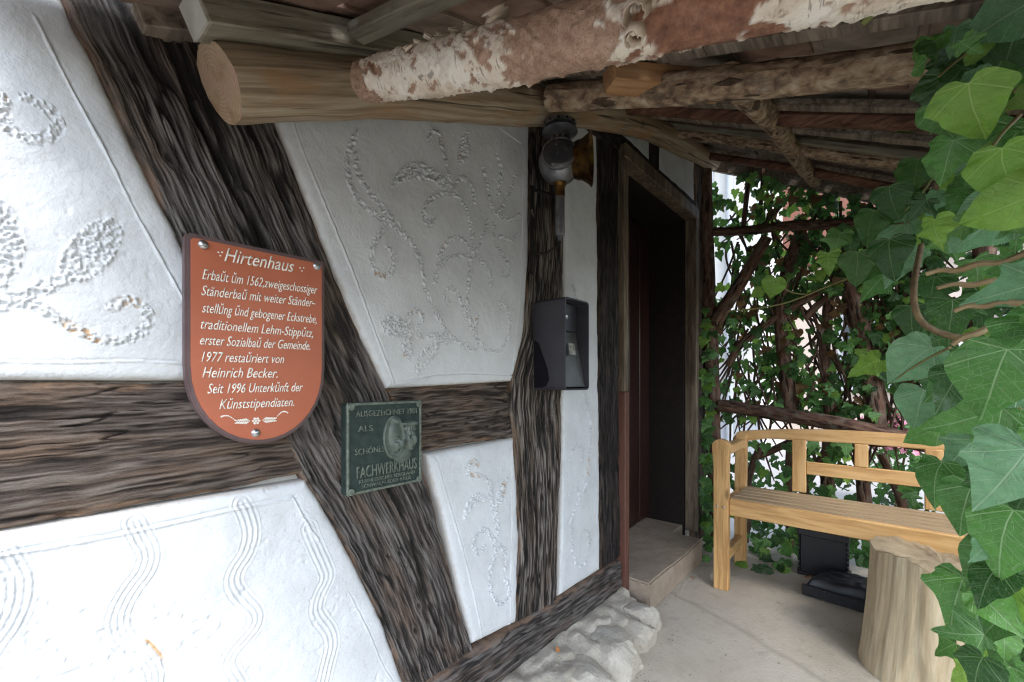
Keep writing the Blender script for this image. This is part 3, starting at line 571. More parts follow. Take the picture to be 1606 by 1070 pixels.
# door frame and door
JY = .862; REVEALSHADE = m_simple('reveal_shade_wood', (.012, .009, .008), (.018, .013, .011), .6, .3)  # reveal wood coloured near-black to paint in the shade of the recess
box('door_frame', (1.757, JY, .035), (1.795, .99, .96), FRAMEBROWN, house, .004)
box('door_frame', (1.757, JY + .003, .96), (1.795, .99, 2.02), FRAMEWOOD, house, .004)
box('door_frame', (1.757, JY - .004, 1.985), (2.735, .93, 2.05), FRAMEWOOD, house, .004)
box('door_frame', (2.690, JY, .10), (2.735, .93, 1.985), FRAMEWOOD, house, .004)
for lo, hi in (((1.776, .991, .0), (1.80, 1.30, 2.03)), ((2.68, .931, .0), (2.7, 1.30, 2.03)), ((1.80, .931, 1.99), (2.68, 1.30, 2.03)), ((1.80, 1.21, -.05), (2.68, 1.30, 1.99))): box('door_reveal', lo, hi, REVEALSHADE, house, 0)
box('threshold', (2.515, .94, 0), (2.68, 1.209, .132), STEP, house, .004)
door = box('door', (1.802, 1.16, .134), (2.678, 1.20, 1.988), DOORBROWN, house, .003)
for k in range(6):
    x0 = -.4375 + k * .1458
    box('plank', (x0 + .003, -.032, -.915), (x0 + .143, -.019, .915), DOORBROWN, door, .005)
hb = lathe('handle_plate', [(0, 0), (.02, 0), (.022, .004), (.014, .008), (0, .009)], (-.36, -.033, -.08), (0, -1, 0), BRASS, door)
tube('door_handle', [(-.36, -.04, -.08), (-.36, -.085, -.08), (-.34, -.095, -.08), (-.25, -.095, -.085)], [.007, .008, .008, .006], BRASS, door, 10)
# rubble plinth
prism('mortar_bed', [(.94, -.1), (.94, .095), (.885, .1), (.80, .055), (.74, -.1)], 'X', -.9, 1.74, MORTAR, house, 0) if False else None
def plinth():
    N, M = 190, 26; xs = np.linspace(-1.2, 1.755, N); ts = np.linspace(0, 1, M)
    prof = np.array([(.93, .105), (.868, .10), (.825, .092), (.775, .073), (.728, .042), (.695, .0), (.675, -.08)])
    py = np.interp(ts, np.linspace(0, 1, 7), prof[:, 0]); pz = np.interp(ts, np.linspace(0, 1, 7), prof[:, 1])
    X = np.repeat(xs[:, None], M, 1); b = np.abs(fbm(X * 9, ts[None] * 4 + 0 * X, 5, 5) - .5) * 2 - .25; b2 = fbm(X * 40, ts[None] * 16 + 0 * X, 9, 2) - .5
    k = np.sin(np.pi * np.clip(ts, 0, 1))[None] ** .7; endf = np.clip((1.755 - X) / .06, 0, 1)
    Y = py[None] - (.06 * b + .012 * b2) * k + .05 * (1 - endf) * ts[None]; Z = pz[None] + (.045 * b + .010 * b2) * k
    V = np.stack([X, Y, Z], -1).reshape(-1, 3); i, j = np.meshgrid(np.arange(N - 1), np.arange(M - 1), indexing='ij')
    q = np.stack([i * M + j, i * M + j + 1, (i + 1) * M + j + 1, (i + 1) * M + j], -1).reshape(-1, 4)[:, ::-1]
    link('mortar_bed', mesh_np('mortar_bed', V, q), house, MORTAR)
plinth()
for k, (xc, yc, hw, hd, hh) in enumerate(((-.8, .80, .17, .09, .075), (-.46, .80, .16, .09, .07), (-.12, .80, .17, .09, .075), (.2, .80, .14, .09, .07), (.5, .795, .15, .09, .075), (.78, .79, .13, .095, .07), (1.02, .785, .125, .10, .078), (1.235, .765, .10, .105, .07), (1.42, .755, .095, .115, .082), (1.575, .765, .07, .10, .07), (1.69, .775, .055, .085, .082))):
    rock('stone', (xc, yc, .012), (hw, hd, hh), STONE, house, k + 20, .30, 4)
# sandstone step
def step():
    bm = bmesh.new(); bmesh.ops.create_cube(bm, size=1)
    for v in bm.verts: v.co = Vector((v.co.x * .713, v.co.y * .385, v.co.z * .135))
    bmesh.ops.bevel(bm, geom=bm.edges[:], offset=.008, segments=2, affect='EDGES')
    bmesh.ops.subdivide_edges(bm, edges=[e for e in bm.edges if e.calc_length() > .2], cuts=14, use_grid_fill=True)
    for v in bm.verts:
        n = float(fbm(np.array([v.co.x * 8]), np.array([v.co.y * 9 + v.co.z * 7]), 3)[0]) - .5
        v.co.z += n * .008; v.co.y += n * .008
        if v.co.z > 0: v.co.z -= .012 * math.exp(-(v.co.x / .2) ** 2) * (.5 - v.co.y / .385)
    o = link('door_step', bm_mesh('door_step', bm), None, STEP); o.location = (2.1545, .9655, .0675)
    return tag(o, 'worn brown sandstone step in front of the brown door', 'step')
step()

# ------------------------------------------------------------------ things on the wall
def text_mesh(s, shear=0., ext=0., bold=0.):
    c = bpy.data.curves.new('lettering', 'FONT'); c.body = s; c.shear = shear; c.extrude = ext; c.offset = bold; c.resolution_u = 3
    o = bpy.data.objects.new('lettering', c); COL.objects.link(o); bpy.context.view_layer.update()
    me = bpy.data.meshes.new_from_object(o.evaluated_get(bpy.context.evaluated_depsgraph_get())); bpy.data.objects.remove(o); bpy.data.curves.remove(c); me.name = 'lettering'
    return me
def put_text(s, x0, x1, zb, zr, h, Y, mat, parent, shear=.3, ext=.001, bold=0.):
    """text on the wall plane from x0 to x1, baseline height zb at the left and zr at the right, cap height h"""
    me = text_mesh(s, shear, 0, bold); n = len(me.vertices); co = np.zeros(n * 3); me.vertices.foreach_get('co', co); co = co.reshape(-1, 3)
    mn, mx = co[:, 0].min(), co[:, 0].max(); t = (co[:, 0] - mn) / (mx - mn); 
    V = np.c_[x0 + t * (x1 - x0), np.full(n, Y), zb + t * (zr - zb) + co[:, 1] / .72 * h]
    me.vertices.foreach_set('co', V.astype(np.float32).ravel()); me.update()
    if ext:
        bm = bmesh.new(); bm.from_mesh(me)
        r = bmesh.ops.extrude_face_region(bm, geom=bm.faces[:]); bmesh.ops.translate(bm, vec=(0, -ext, 0), verts=[v for v in r['geom'] if isinstance(v, bmesh.types.BMVert)])
        bmesh.ops.recalc_face_normals(bm, faces=bm.faces[:]); bm.to_mesh(me); bm.free()
    return link('lettering', me, parent, mat)
def shield(x0, x1, zt, zb, zs, n=18):
    cx, rx = (x0 + x1) / 2, (x1 - x0) / 2
    pts = [(x0, zt - .004), (x0 + .004, zt), (x1 - .004, zt), (x1, zt - .004)]
    for k in range(n + 1):
        a = math.pi * k / n; pts.append((cx + rx * math.cos(a), zs - (zs - zb) * abs(math.sin(a)) ** .92))
    return pts
def hirten():
    Yb = .872; t = thing('house_plaque', 'terracotta shield-shaped plaque with white hand lettering, screwed to the oak brace', 'plaque')
    a, b = W(288, 500, Yb), W(507, 500, Yb); x0, x1 = a[0], b[0]; zt = 1.246; zb = W(402, 696, Yb)[1]; zs = 1.03
    prism('backing_board', shield(x0, x1, zt, zb, zs), 'Y', Yb - .008, Yb + .012, PLUM, t, .003)
    e = .0075; Yf = Yb - .010
    prism('face', shield(x0 + e, x1 - e, zt - e, zb + e, zs), 'Y', Yf, Yb, ENAMEL, t, .0006)
    q = lambda x, y: W(260 + x / 2.326, 340 + y / 2.326, Yf)
    LN = [('Hirtenhaus', 213, 165, 468, 200, .024), ('Erbaŭt ŭm 1562,zweigeschossiger', 133, 232, 553, 278, .0175), ('Ständerbaŭ mit weiter Ständer–', 130, 292, 548, 325, .0175), ('stellŭng ŭnd gebogener Eckstrebe,', 133, 350, 550, 388, .0175),
          ('traditionellem Lehm-Stippŭtz,', 128, 408, 537, 440, .0175), ('erster Sozialbaŭ der Gemeinde.', 125, 468, 527, 485, .0175), ('1977 restaŭriert von', 130, 530, 432, 533, .0175), ('Heinrich Becker.', 133, 587, 408, 587, .0185),
          ('Seit 1996 Unterkŭnft der', 152, 647, 500, 635, .0175), ('Kŭnststipendiaten.', 195, 703, 468, 690, .0175)]
    for s, xa, ya, xb, yb, h in LN:
        l, r = q(xa, ya), q(xb, yb); zc = (l[1] + r[1]) / 2
        put_text(s, l[0], r[0], zc + (l[1] - zc) * .5, zc + (r[1] - zc) * .5, h, Yf + .0002, WHITEPAINT, t, .34, .0012, .003)
    def dot(x, z, r, name='painted_dot'):
        o = lathe(name, [(0, .0012), (r * .8, .001), (r, 0)], (x, Yf, z), (0, -1, 0), WHITEPAINT, t, 10); return o
    for xx, yy in ((192, 130), (206, 130), (199, 142), (490, 187), (503, 187), (497, 198)): p = q(xx, yy); dot(p[0], p[1], .0016)
    c = q(330, 745)
    for k in range(7):
        a = k * math.pi / 3; r = 0 if k == 6 else .0047; dot(c[0] + r * math.cos(a), c[1] + r * math.sin(a), .0023)
    for sgn in (-1, 1):
        for k in range(7):                                           # feathered petals left and right of the flower
            xk = c[0] + sgn * (.010 + k * .0032); ln = .0085 - k * .0005
            for s2 in (-1, 1):
                p0 = Vector((xk, Yf - .0004, c[1] + .0005)); p1 = p0 + Vector((sgn * ln * .9, 0, s2 * ln * .55))
                tube('painted_petal', [p0, (p0 + p1) / 2, p1], [.0003, .0010, .0012], WHITEPAINT, t, 6)
        for k in range(9):
            u = k / 8; dot(c[0] + sgn * (.034 + .020 * u), c[1] + .004 + .008 * math.sin(u * 2.6) * (1 if sgn > 0 else .7) + .004 * u, .0011 + .0005 * u)
    for px, py in ((319, 384), (497, 418), (401, 679)):
        p = W(px, py, Yf); o = lathe('screw', [(.0075, 0), (.0078, .001), (.0065, .0035), (.004, .0052), (0, .0058)], (p[0], Yf, p[1]), (0, -1, 0), STEEL, t, 20)
hirten()
def award():
    Yb = .880; Yf = .868; t = thing('award_plaque', 'square dark green bronze award plaque with raised letters and two heads', 'plaque')
    x0, z0 = W(543, 782, Yf); x1, z1 = W(660, 628, Yf); z0 += .004
    box('plate', (x0, Yf, z0), (x1, Yb + .012, z1), BRONZE, t, .003)
    b = .006
    for lo, hi in (((x0, Yf - .004, z0), (x0 + b, Yf + .001, z1)), ((x1 - b, Yf - .004, z0), (x1, Yf + .001, z1)), ((x0 + b, Yf - .0037, z1 - b), (x1 - b, Yf + .001, z1 - .0003)), ((x0 + b, Yf - .0037, z0 + .0003), (x1 - b, Yf + .001, z0 + b))):
        box('rim', lo, hi, BRONZE_HI, t, .0015)
    wx = x1 - x0; wz = z1 - z0; P = lambda u, v: (x0 + u * wx, z0 + v * wz)
    for s, ua, ub, v, h in (('AUSGEZEICHNET 1981', .11, .93, .845, .0135), ('ALS', .135, .32, .68, .0135), ('SCHÖNES', .10, .47, .43, .0135), ('FACHWERKHAUS', .12, .93, .17, .027), ('KURHESSISCHES BERGLAND', .15, .90, .11, .0085), ('SCHWALM–EDER–KREIS', .18, .84, .055, .0085)):
        put_text(s, P(ua, v)[0], P(ub, v)[0], P(ua, v)[1], P(ub, v)[1], h, Yf + .0003, BRONZE_HI, t, 0, .0028, .006)
    n = 90; U, Vv = np.meshgrid(np.linspace(.45, .95, n), np.linspace(.30, .90, n), indexing='xy'); H = np.zeros_like(U)
    def ell(cu, cv, ru, rv, hh, p=1.): 
        d = ((U - cu) / ru) ** 2 + ((Vv - cv) / rv) ** 2; return hh * np.clip(1 - d, 0, 1) ** (.3 * p)
    heart = np.maximum(ell(.60, .64, .145, .25, 1), np.where((np.abs(U - .72) < (Vv - .30) * .75) & (Vv < .55) & (Vv > .30), 1, 0))
    H = np.where(heart > .05, .003, 0.)
    ring = np.abs(np.sqrt(((U - .60) / .145) ** 2 + ((Vv - .64) / .25) ** 2) - .93); H += .002 * np.exp(-(ring / .08) ** 2) * (heart > .02)
    for a in ((.605, .66, .085, .165, .008), (.62, .56, .06, .10, .015), (.60, .83, .04, .045, .013), (.82, .60, .075, .14, .014), (.82, .725, .09, .06, .010), (.815, .79, .115, .035, .015), (.72, .42, .13, .09, .005)): H = np.maximum(H, ell(*a))
    for a, d in (((.645, .575, .016, .045), .006), ((.845, .60, .016, .05), .006)): H += ell(*a, d)
    for cu, cv in ((.60, .60), (.675, .60), (.80, .635), (.875, .635)): H -= ell(cu, cv, .024, .022, .006)
    for cu, cv in ((.64, .50), (.84, .515)): H -= ell(cu, cv, .03, .012, .005)
    H += .0006 * np.sin(U * 190 + 3 * np.sin(Vv * 20)) * (H > .008) * (Vv > .62)
    m = H > 1e-5; H = H * 1.3
    V = np.stack([x0 + U * wx, Yf + .0006 - H, z0 + (Vv - .06) * wz], -1).reshape(-1, 3)
    i, j = np.meshgrid(np.arange(n - 1), np.arange(n - 1), indexing='ij'); q = np.stack([i * n + j, i * n + j + 1, (i + 1) * n + j + 1, (i + 1) * n + j], -1).reshape(-1, 4)
    keep = m.ravel()[q].any(1); o = link('head_relief', mesh_np('head_relief', V, q[keep]), t, m_simple('relief_bronze', (.11, .135, .11), (.06, .08, .067), .42, .5, 0, 60)); o['label'] = 'raised relief of a woman with bun and a man with cap'
    for u, v in ((.045, .955), (.955, .955), (.045, .04), (.955, .04)):
        p = P(u, v); lathe('screw', [(.0072, 0), (.0075, .003), (.006, .0045), (.003, .0045), (.003, .0035), (0, .0035)], (p[0], Yf - .0035, p[1]), (0, -1, 0), BRONZE_HI, t, 18)
award()
def letterbox():
    t = thing('letterbox', 'dark grey metal letterbox with open front on the post below the lantern', 'letterbox')
    x0, x1, y0, y1, z0, z1 = 1.141, 1.287, .765, .888, .975, 1.272; r = .014
    def rr(x0, x1, z0, z1, r, n=5):
        pts = []
        for cx, cz, a0 in ((x1 - r, z1 - r, 0), (x0 + r, z1 - r, 90), (x0 + r, z0 + r, 180), (x1 - r, z0 + r, 270)):
            for k in range(n + 1): a = R(a0 + 90 * k / n); pts.append((cx + r * math.cos(a), cz + r * math.sin(a)))
        return pts
    o_, i_ = rr(x0, x1, z0, z1, r), rr(x0 + .005, x1 - .005, z0 + .005, z1 - .005, r - .004); n = len(o_)
    V = [(x, y0, z) for x, z in o_] + [(x, y1, z) for x, z in o_] + [(x, y0, z) for x, z in i_] + [(x, y0 + .06, z) for x, z in i_]
    F = []
    for k in range(n):
        k2 = (k + 1) % n
        F += [(k, k2, n + k2, n + k), (2 * n + k, 2 * n + k2, k2, k), (3 * n + k, 3 * n + k2, 2 * n + k2, 2 * n + k)]
    F.append(tuple(range(n, 2 * n)))
    me = bpy.data.meshes.new('shell'); me.from_pydata(V, [], F); bm = bmesh.new(); bm.from_mesh(me); me2 = bm_mesh('shell', bm); link('shell', me2, t, BOXMETAL)
    box('flap', (x0 + .006, y0 + .045, z1 - .10), (x1 - .006, y0 + .057, z1 - .006), BOXMETAL, t, .002)
    # lower front panel leans outwards
    p = box('front_panel', (x0 + .006, -.002, -.095), (x1 - .006, .002, .095), BOXFRONT, t, .001); p.location = ((x0 + x1) / 2, y0 + .033, z0 + .103); p.rotation_euler = (R(-12), 0, 0)
    lathe('lock', [(.010, 0), (.010, .004), (.007, .006), (0, .006)], (x0 + .073, y0 + .045, z1 - .052), (0, -1, 0), STEEL, t, 20)
    lb = box('name_label', (-.019, -.0012, -.019), (.019, 0, .019), m_simple('worn_name_label', (.36, .36, .33), (.16, .16, .155), .7, .2, 0, 90), t, 0); lb.location = ((x0 + x1) / 2 - .002, y0 + .0195, z0 + .135); lb.rotation_euler = (R(-12), 0, 0)
    pts = [(y1 - .001, z0 + .008), (y1 - .001, z0 + .165), (y1 - .02, z0 + .155), (y1 - .055, z0 + .07), (y1 - .062, z0 + .035), (y1 - .05, z0 + .013), (y1 - .035, z0 + .008)]
    prism('paper_slot', pts, 'X', x0 - .0012, x0 + .003, BLACKHOLE, t, 0)  # dark patch on the side, painted shade of the slot's inside
    box('fixing_plate', (x0 + .004, .866, z0 + .03), (x1 - .004, .905, z1 - .02), BOXMETAL, t, .002)
letterbox()
def lantern():
    t = thing('carriage_lantern', 'silver carriage lantern with brass-rimmed reflector hanging on the dark post above the letterbox', 'lantern')
    c = atY(878, 255, .775); r = .066
    prof = [(r * math.cos(R(a)) if abs(a) < 90 else 0, r * math.sin(R(a)) * 1.05) for a in range(-80, 81, 8)]
    lathe('body', prof, c, (0, 0, 1), SILVER, t, 40)
    up = c.z
    lathe('chimney', [(.030, .058), (.030, .082), (.048, .090), (.056, .094), (.050, .097), (.034, .100), (.034, .106), (.050, .108), (.050, .120), (.044, .124), (.020, .128), (0, .129)], c, (0, 0, 1), SILVER, t, 32)
    for k in range(10):
        a = k * math.pi / 5; lathe('vent_hole', [(.004, .0), (.0035, .0012), (0, .0013)], c + Vector((.0298 * math.cos(a), .0298 * math.sin(a), .070)), (math.cos(a), math.sin(a), 0), BLACKHOLE, t, 10)
    for k in range(12):
        a = k * math.pi / 6; lathe('vent_hole', [(.0035, .0), (.003, .0012), (0, .0013)], c + Vector((.0498 * math.cos(a), .0498 * math.sin(a), .114)), (math.cos(a), math.sin(a), 0), BLACKHOLE, t, 10)
    sd_ = Vector((-.86, -.50, .05)).normalized()
    o = lathe('side_glass', [(.048, .046), (.050, .052), (.047, .056), (.030, .063), (0, .068)], c, sd_, GLASS, t, 32)
    lathe('glass_ring', [(.047, .050), (.052, .049), (.052, .054), (.047, .056)], c, sd_, SILVER, o, 32)
    ax = Vector((.42, -.90, -.03)).normalized()
    lathe('lens_mount', [(.045, .03), (.056, .055), (.058, .062), (.052, .066)], c, ax, BRASS, t, 36)
    lathe('front_glass', [(.054, .062), (.050, .074), (.046, .080), (.0, .082)], c, ax, GLASS, t, 36)
    lathe('reflector_hood', [(.056, .062), (.060, .072), (.072, .090), (.079, .095), (.0805, .098), (.078, .098), (.070, .089), (.058, .073), (.053, .064)], c, ax, BRASS, t, 44)
    lathe('socket', [(.022, -.064), (.018, -.075), (.0155, -.078), (.0155, -.108), (.0145, -.109)], c, (0, 0, 1), BRASS, t, 24)
    lathe('candle_tube', [(.0150, -.108), (.0150, -.225), (.0135, -.230), (.008, -.232), (.007, -.245), (0, -.246)], c, (0, 0, 1), SILVER, t, 24)
    # iron bracket against the post
    beam('bracket', (c.x - .015, .872, c.z - .05), (c.x - .02, .872, c.z - .34), .016, .008, IRON, t, .002, (0, 1, 0))
    tube('bracket_arm', [(c.x - .015, .875, c.z - .06), (c.x, .84, c.z - .075), (c.x + .008, .80, c.z - .095), (c.x + .012, .790, c.z - .12)], .005, IRON, t, 8)
    tube('bracket_hook', [(c.x - .018, .872, c.z - .27), (c.x + .0, .83, c.z - .275), (c.x + .014, .79, c.z - .255), (c.x + .022, .775, c.z - .21)], .0045, IRON, t, 8)
    tube('thumb_screw', [(c.x - .017, .868, c.z - .15), (c.x - .06, .84, c.z - .15)], .003, STEEL, t, 8)
lantern()

# ------------------------------------------------------------------ the porch roof: rafters, cross logs, laths, clay tiles
roof = thing('porch_roof', 'lean-to porch roof of peeled logs, birch pole, laths and old clay tiles', 'roof')
def zr(X, Y):
    zw = np.interp(X, [-.1, .15, .55, 1.15, 1.7, 2.3, 3.1], [1.46, 1.575, 1.76, 2.01, 2.21, 2.37, 2.52]); c = np.interp(X, [.4, 1.05, 1.9, 3], [.28, .34, .50, .53]); return float(zw - c * (.9 - Y))
lp = smooth3([(.222, .815, 1.484), (.52, .82, 1.637), (.8, .826, 1.755), (1.09, .83, 1.874), (1.6, .84, 2.085), (2.2, .845, 2.26), (2.98, .85, 2.43)])
tube('rafter_log', resample3 if False else lp, [.057, .060, .058, .0585, .062, .058, .054, .057, .052, .055, .05, .05], LOGWOOD, roof, 32, .16, 4, LOGEND)
rp = [(.177, .797), (.46, .80), (.8, .803), (1.2, .805)]
o = beam('rafter', (.177, .765, 1.538), (.66, .785, 1.538 + .46 * .483), .062, .048, GREYWOOD, roof, .003)
box('sawn_end', (-.2690, -.0295, -.0225), (-.2645, .0295, .0225), ENDGREY, o, 0)
def birch():
    P = smooth3([tuple(atD(572, 128, .775)), (.45, .5, 1.487), (.47, .301, 1.439), (.48, .087, 1.382), (.51, -.083, 1.352), (.53, -.3, 1.30), (.54, -.5, 1.24)], 3)
    d = np.r_[0, np.cumsum(np.linalg.norm(np.diff(P, axis=0), axis=1))]; n = int(d[-1] / .0025); q_ = np.linspace(0, d[-1], n); P = np.stack([np.interp(q_, d, P[:, k]) for k in range(3)], -1)
    ns = 80; V, q, UV = tube_np(P, [.031, .036, .036, .037, .038, .038], ns, .07, 8); S = UV[:, 0]; A = UV[:, 1] * 2 * np.pi; cx, cy = np.cos(A), np.sin(A)
    n3 = lambda f, sd: (fbm(cx * f + 3, S * f * 22 + cy * f, sd, 4) + fbm(cy * f + 8, S * f * 20 - cx * f, sd + 50, 4)) / 2
    wv = S + (n3(1.5, 2) - .5) * .20
    zone = np.interp(wv, [0, .045, .052, .315, .322, .50, .507, .545, .552, .66, .667, 2], [0, 0, 1, 1, 0, 0, 1, 1, 0, 0, 1, 1])
    hole = np.clip((n3(3.2, 7) - .585) / .018, 0, 1); zone = zone * (1 - hole)
    red = np.clip(np.interp(wv, [0, .03, .05, .08, .1, .5, .54, .66, .7, 2], [0, 0, 1, 1, .1, .1, 1, 1, .2, .2]) + (n3(4, 9) - .5), 0, 1)
    lip = zone * (1 - zone) * 4
    T = np.gradient(P, axis=0); C = np.repeat(P, ns + 1, 0); Rn = V - C; r = np.linalg.norm(Rn, axis=1)[:, None]; Rn = Rn / r
    fl = np.clip((n3(7, 12) - .55) * 8, 0, 1) * zone
    h = .0016 * zone + .0016 * lip + .0022 * fl + .0012 * (n3(9, 14) - .5) + .0035 * np.clip((n3(2, 31) - .6) * 9, 0, 1)
    me = mesh_np('birch_pole', V + Rn * h[:, None], q, UV, True, {'bark': zone, 'red': red, 'flake': fl})
    o = link('birch_pole', me, roof, BIRCH)
    ring = V[:ns]; c = ring.mean(0); bm = bmesh.new(); cv = bm.verts.new(Vector(c) + Vector((-.003, .006, .002))); rs = [bm.verts.new(p) for p in ring]; ul = bm.loops.layers.uv.new('UVMap')
    for k in range(ns):
        f = bm.faces.new((cv, rs[k], rs[(k + 1) % ns]))
        for l, u in zip(f.loops, ((0, 0), (math.cos(k * 6.2832 / ns), math.sin(k * 6.2832 / ns)), (math.cos((k + 1) * 6.2832 / ns), math.sin((k + 1) * 6.2832 / ns)))): l[ul].uv = u
    link('cut_end', bm_mesh('cut_end', bm), o, LOGEND)
birch()
tube('cross_pole', smooth3([(1.04, .745, 1.835), (1.05, .5, 1.748), (1.05, .257, 1.664), (1.06, .1, 1.615), (1.055, -.05, 1.568), (1.05, -.3, 1.48), (1.05, -.5, 1.42)], 3), [.036, .036, .033, .031, .03], LOGBARK, roof, 18, .12, 12, LOGEND)
for y, x0 in ((.30, 1.16), (-.18, .95), (-.40, .2)):
    tube('rafter_log', smooth3([(x, y + .01 * math.sin(x * 3), zr(x, y) - .045) for x in np.linspace(x0, 2.98, 7)]), [.034, .034, .032, .03], LOGBARK, roof, 16, .1, int(y * 50) + 60, LOGEND)
beam('wedge_block', (.93, .50, zr(.93, .50) - .06), (1.20, .32, zr(1.2, .32) - .055), .06, .05, ORANGEWOOD, roof, .003)
for k, x in enumerate(np.linspace(1.62, 2.75, 3)):                     # reddish bark-edged laths of the far bays
    pts = [(x + .015 * math.sin(y * 7 + k), y, zr(x, y) - .035) for y in np.linspace(.86, -.42, 7)]
    tube('round_lath', smooth3(pts), [.022, .026, .023], LOGBARK if k % 2 else REDWOOD, roof, 10, .12, 90 + k)
course = .145; nx = int((3.06 - .10) / course) + 1
tile_me = None
def tile_mesh():
    bm = bmesh.new(); w2, L, th = .083, .30, .014; out = [(-w2, 0), (w2, 0), (w2, L * .86)] + [(w2 * math.cos(R(a)), L * .86 + .04 * math.sin(R(a))) for a in (30, 60, 90, 120, 150)] + [(-w2, L * .86)]
    f = bm.faces.new([bm.verts.new((-p[1], p[0], 0)) for p in out]); r = bmesh.ops.extrude_face_region(bm, geom=[f]); bmesh.ops.translate(bm, vec=(0, 0, th), verts=[v for v in r['geom'] if isinstance(v, bmesh.types.BMVert)])
    bmesh.ops.bevel(bm, geom=bm.edges[:], offset=.002, segments=1, affect='EDGES'); me = bm_mesh('tile', bm); me.materials.append(TILE); return me
tile_me = tile_mesh()
for i in range(nx):
    x = .22 + i * course
    if x > 3.16: break
    xl = .42 + (i // 2) * .29
    if xl < 3.06 and i % 2 == 0:
        for a, b in ((.875, .30), (.298, -.42)):
            beam('lath', (xl, a, zr(xl, a) - .009), (xl, b, zr(xl, b) - .009), .036, .022, LATH if i % 3 else GREYWOOD, roof, .002)
    for j in range(8):
        y = .80 - j * .17 + (.085 if i % 2 else 0) + random.uniform(-.004, .004)
        if y > .84: continue
        z = zr(x, y) + .012; sx = (zr(x, y) - zr(x - .3, y)) / .3; sy = (zr(x, y + .08) - zr(x, y - .08)) / .16
        o = link('tile', tile_me, roof); o.location = (x + random.uniform(-.006, .006), y, z + .006)
        o.rotation_euler = (math.atan(sy), -math.atan(sx) + R(3.2) + random.uniform(-.01, .01), random.uniform(-.02, .02))
for xa, xb in ((.13, .75), (.75, 1.5), (1.5, 2.3), (2.3, 3.05)): beam('light_gap_cover', (xa, .887, zr(xa, .887) + .006), (xb, .887, zr(xb, .887) + .006), .04, .035, LATH, roof, .002)  # added boards that block light leaking in between tiles and wall
pv = [(3.04, y, zr(3.0, y) - .03) for y in (.9, -.44)]
beam('verge_board', pv[0], pv[1], .03, .10, LATH, roof, .003)
# curled strips of birch bark
def curl(name, c, ax, r0, turns, wd, parent):
    ax = Vector(ax).normalized(); x = ax.orthogonal().normalized(); y = ax.cross(x); V, F = [], []; n = 26
    for k in range(n + 1):
        a = turns * 2 * math.pi * k / n; r = r0 * (1 - .55 * k / n)
        for s in (-.5, .5):
            V.append(Vector(c) + (x * math.cos(a) + y * math.sin(a)) * r + ax * wd * s * (1 + .25 * math.sin(k * 1.7)))
    F = [(2 * k, 2 * k + 1, 2 * k + 3, 2 * k + 2) for k in range(n)]
    me = bpy.data.meshes.new(name); me.from_pydata([tuple(v) for v in V], [], F); me.polygons.foreach_set('use_smooth', [True] * len(F))
    o = link(name, me, parent, CURL); m = o.modifiers.new('t', 'SOLIDIFY'); m.thickness = .0012; return o
curl('bark_curl', tuple(atD(778, 22, .60)), (.5, -.6, .5), .010, 1.4, .030, roof)
curl('bark_curl', tuple(atD(997, 55, .455)), (.3, -.3, 1), .011, 1.6, .012, roof)
curl('bark_curl', tuple(atD(1003, 20, .455)), (.6, -.1, .7), .016, .8, .02, roof)
for px, py in ((655, 62), (672, 55), (690, 50), (712, 45), (735, 38), (640, 68)):
    curl('bark_curl', tuple(atD(px, py + 5, .665)), (random.uniform(.2, 1), -.5, random.uniform(-.5, .5)), random.uniform(.003, .007), random.uniform(.4, .9), random.uniform(.008, .016), roof)

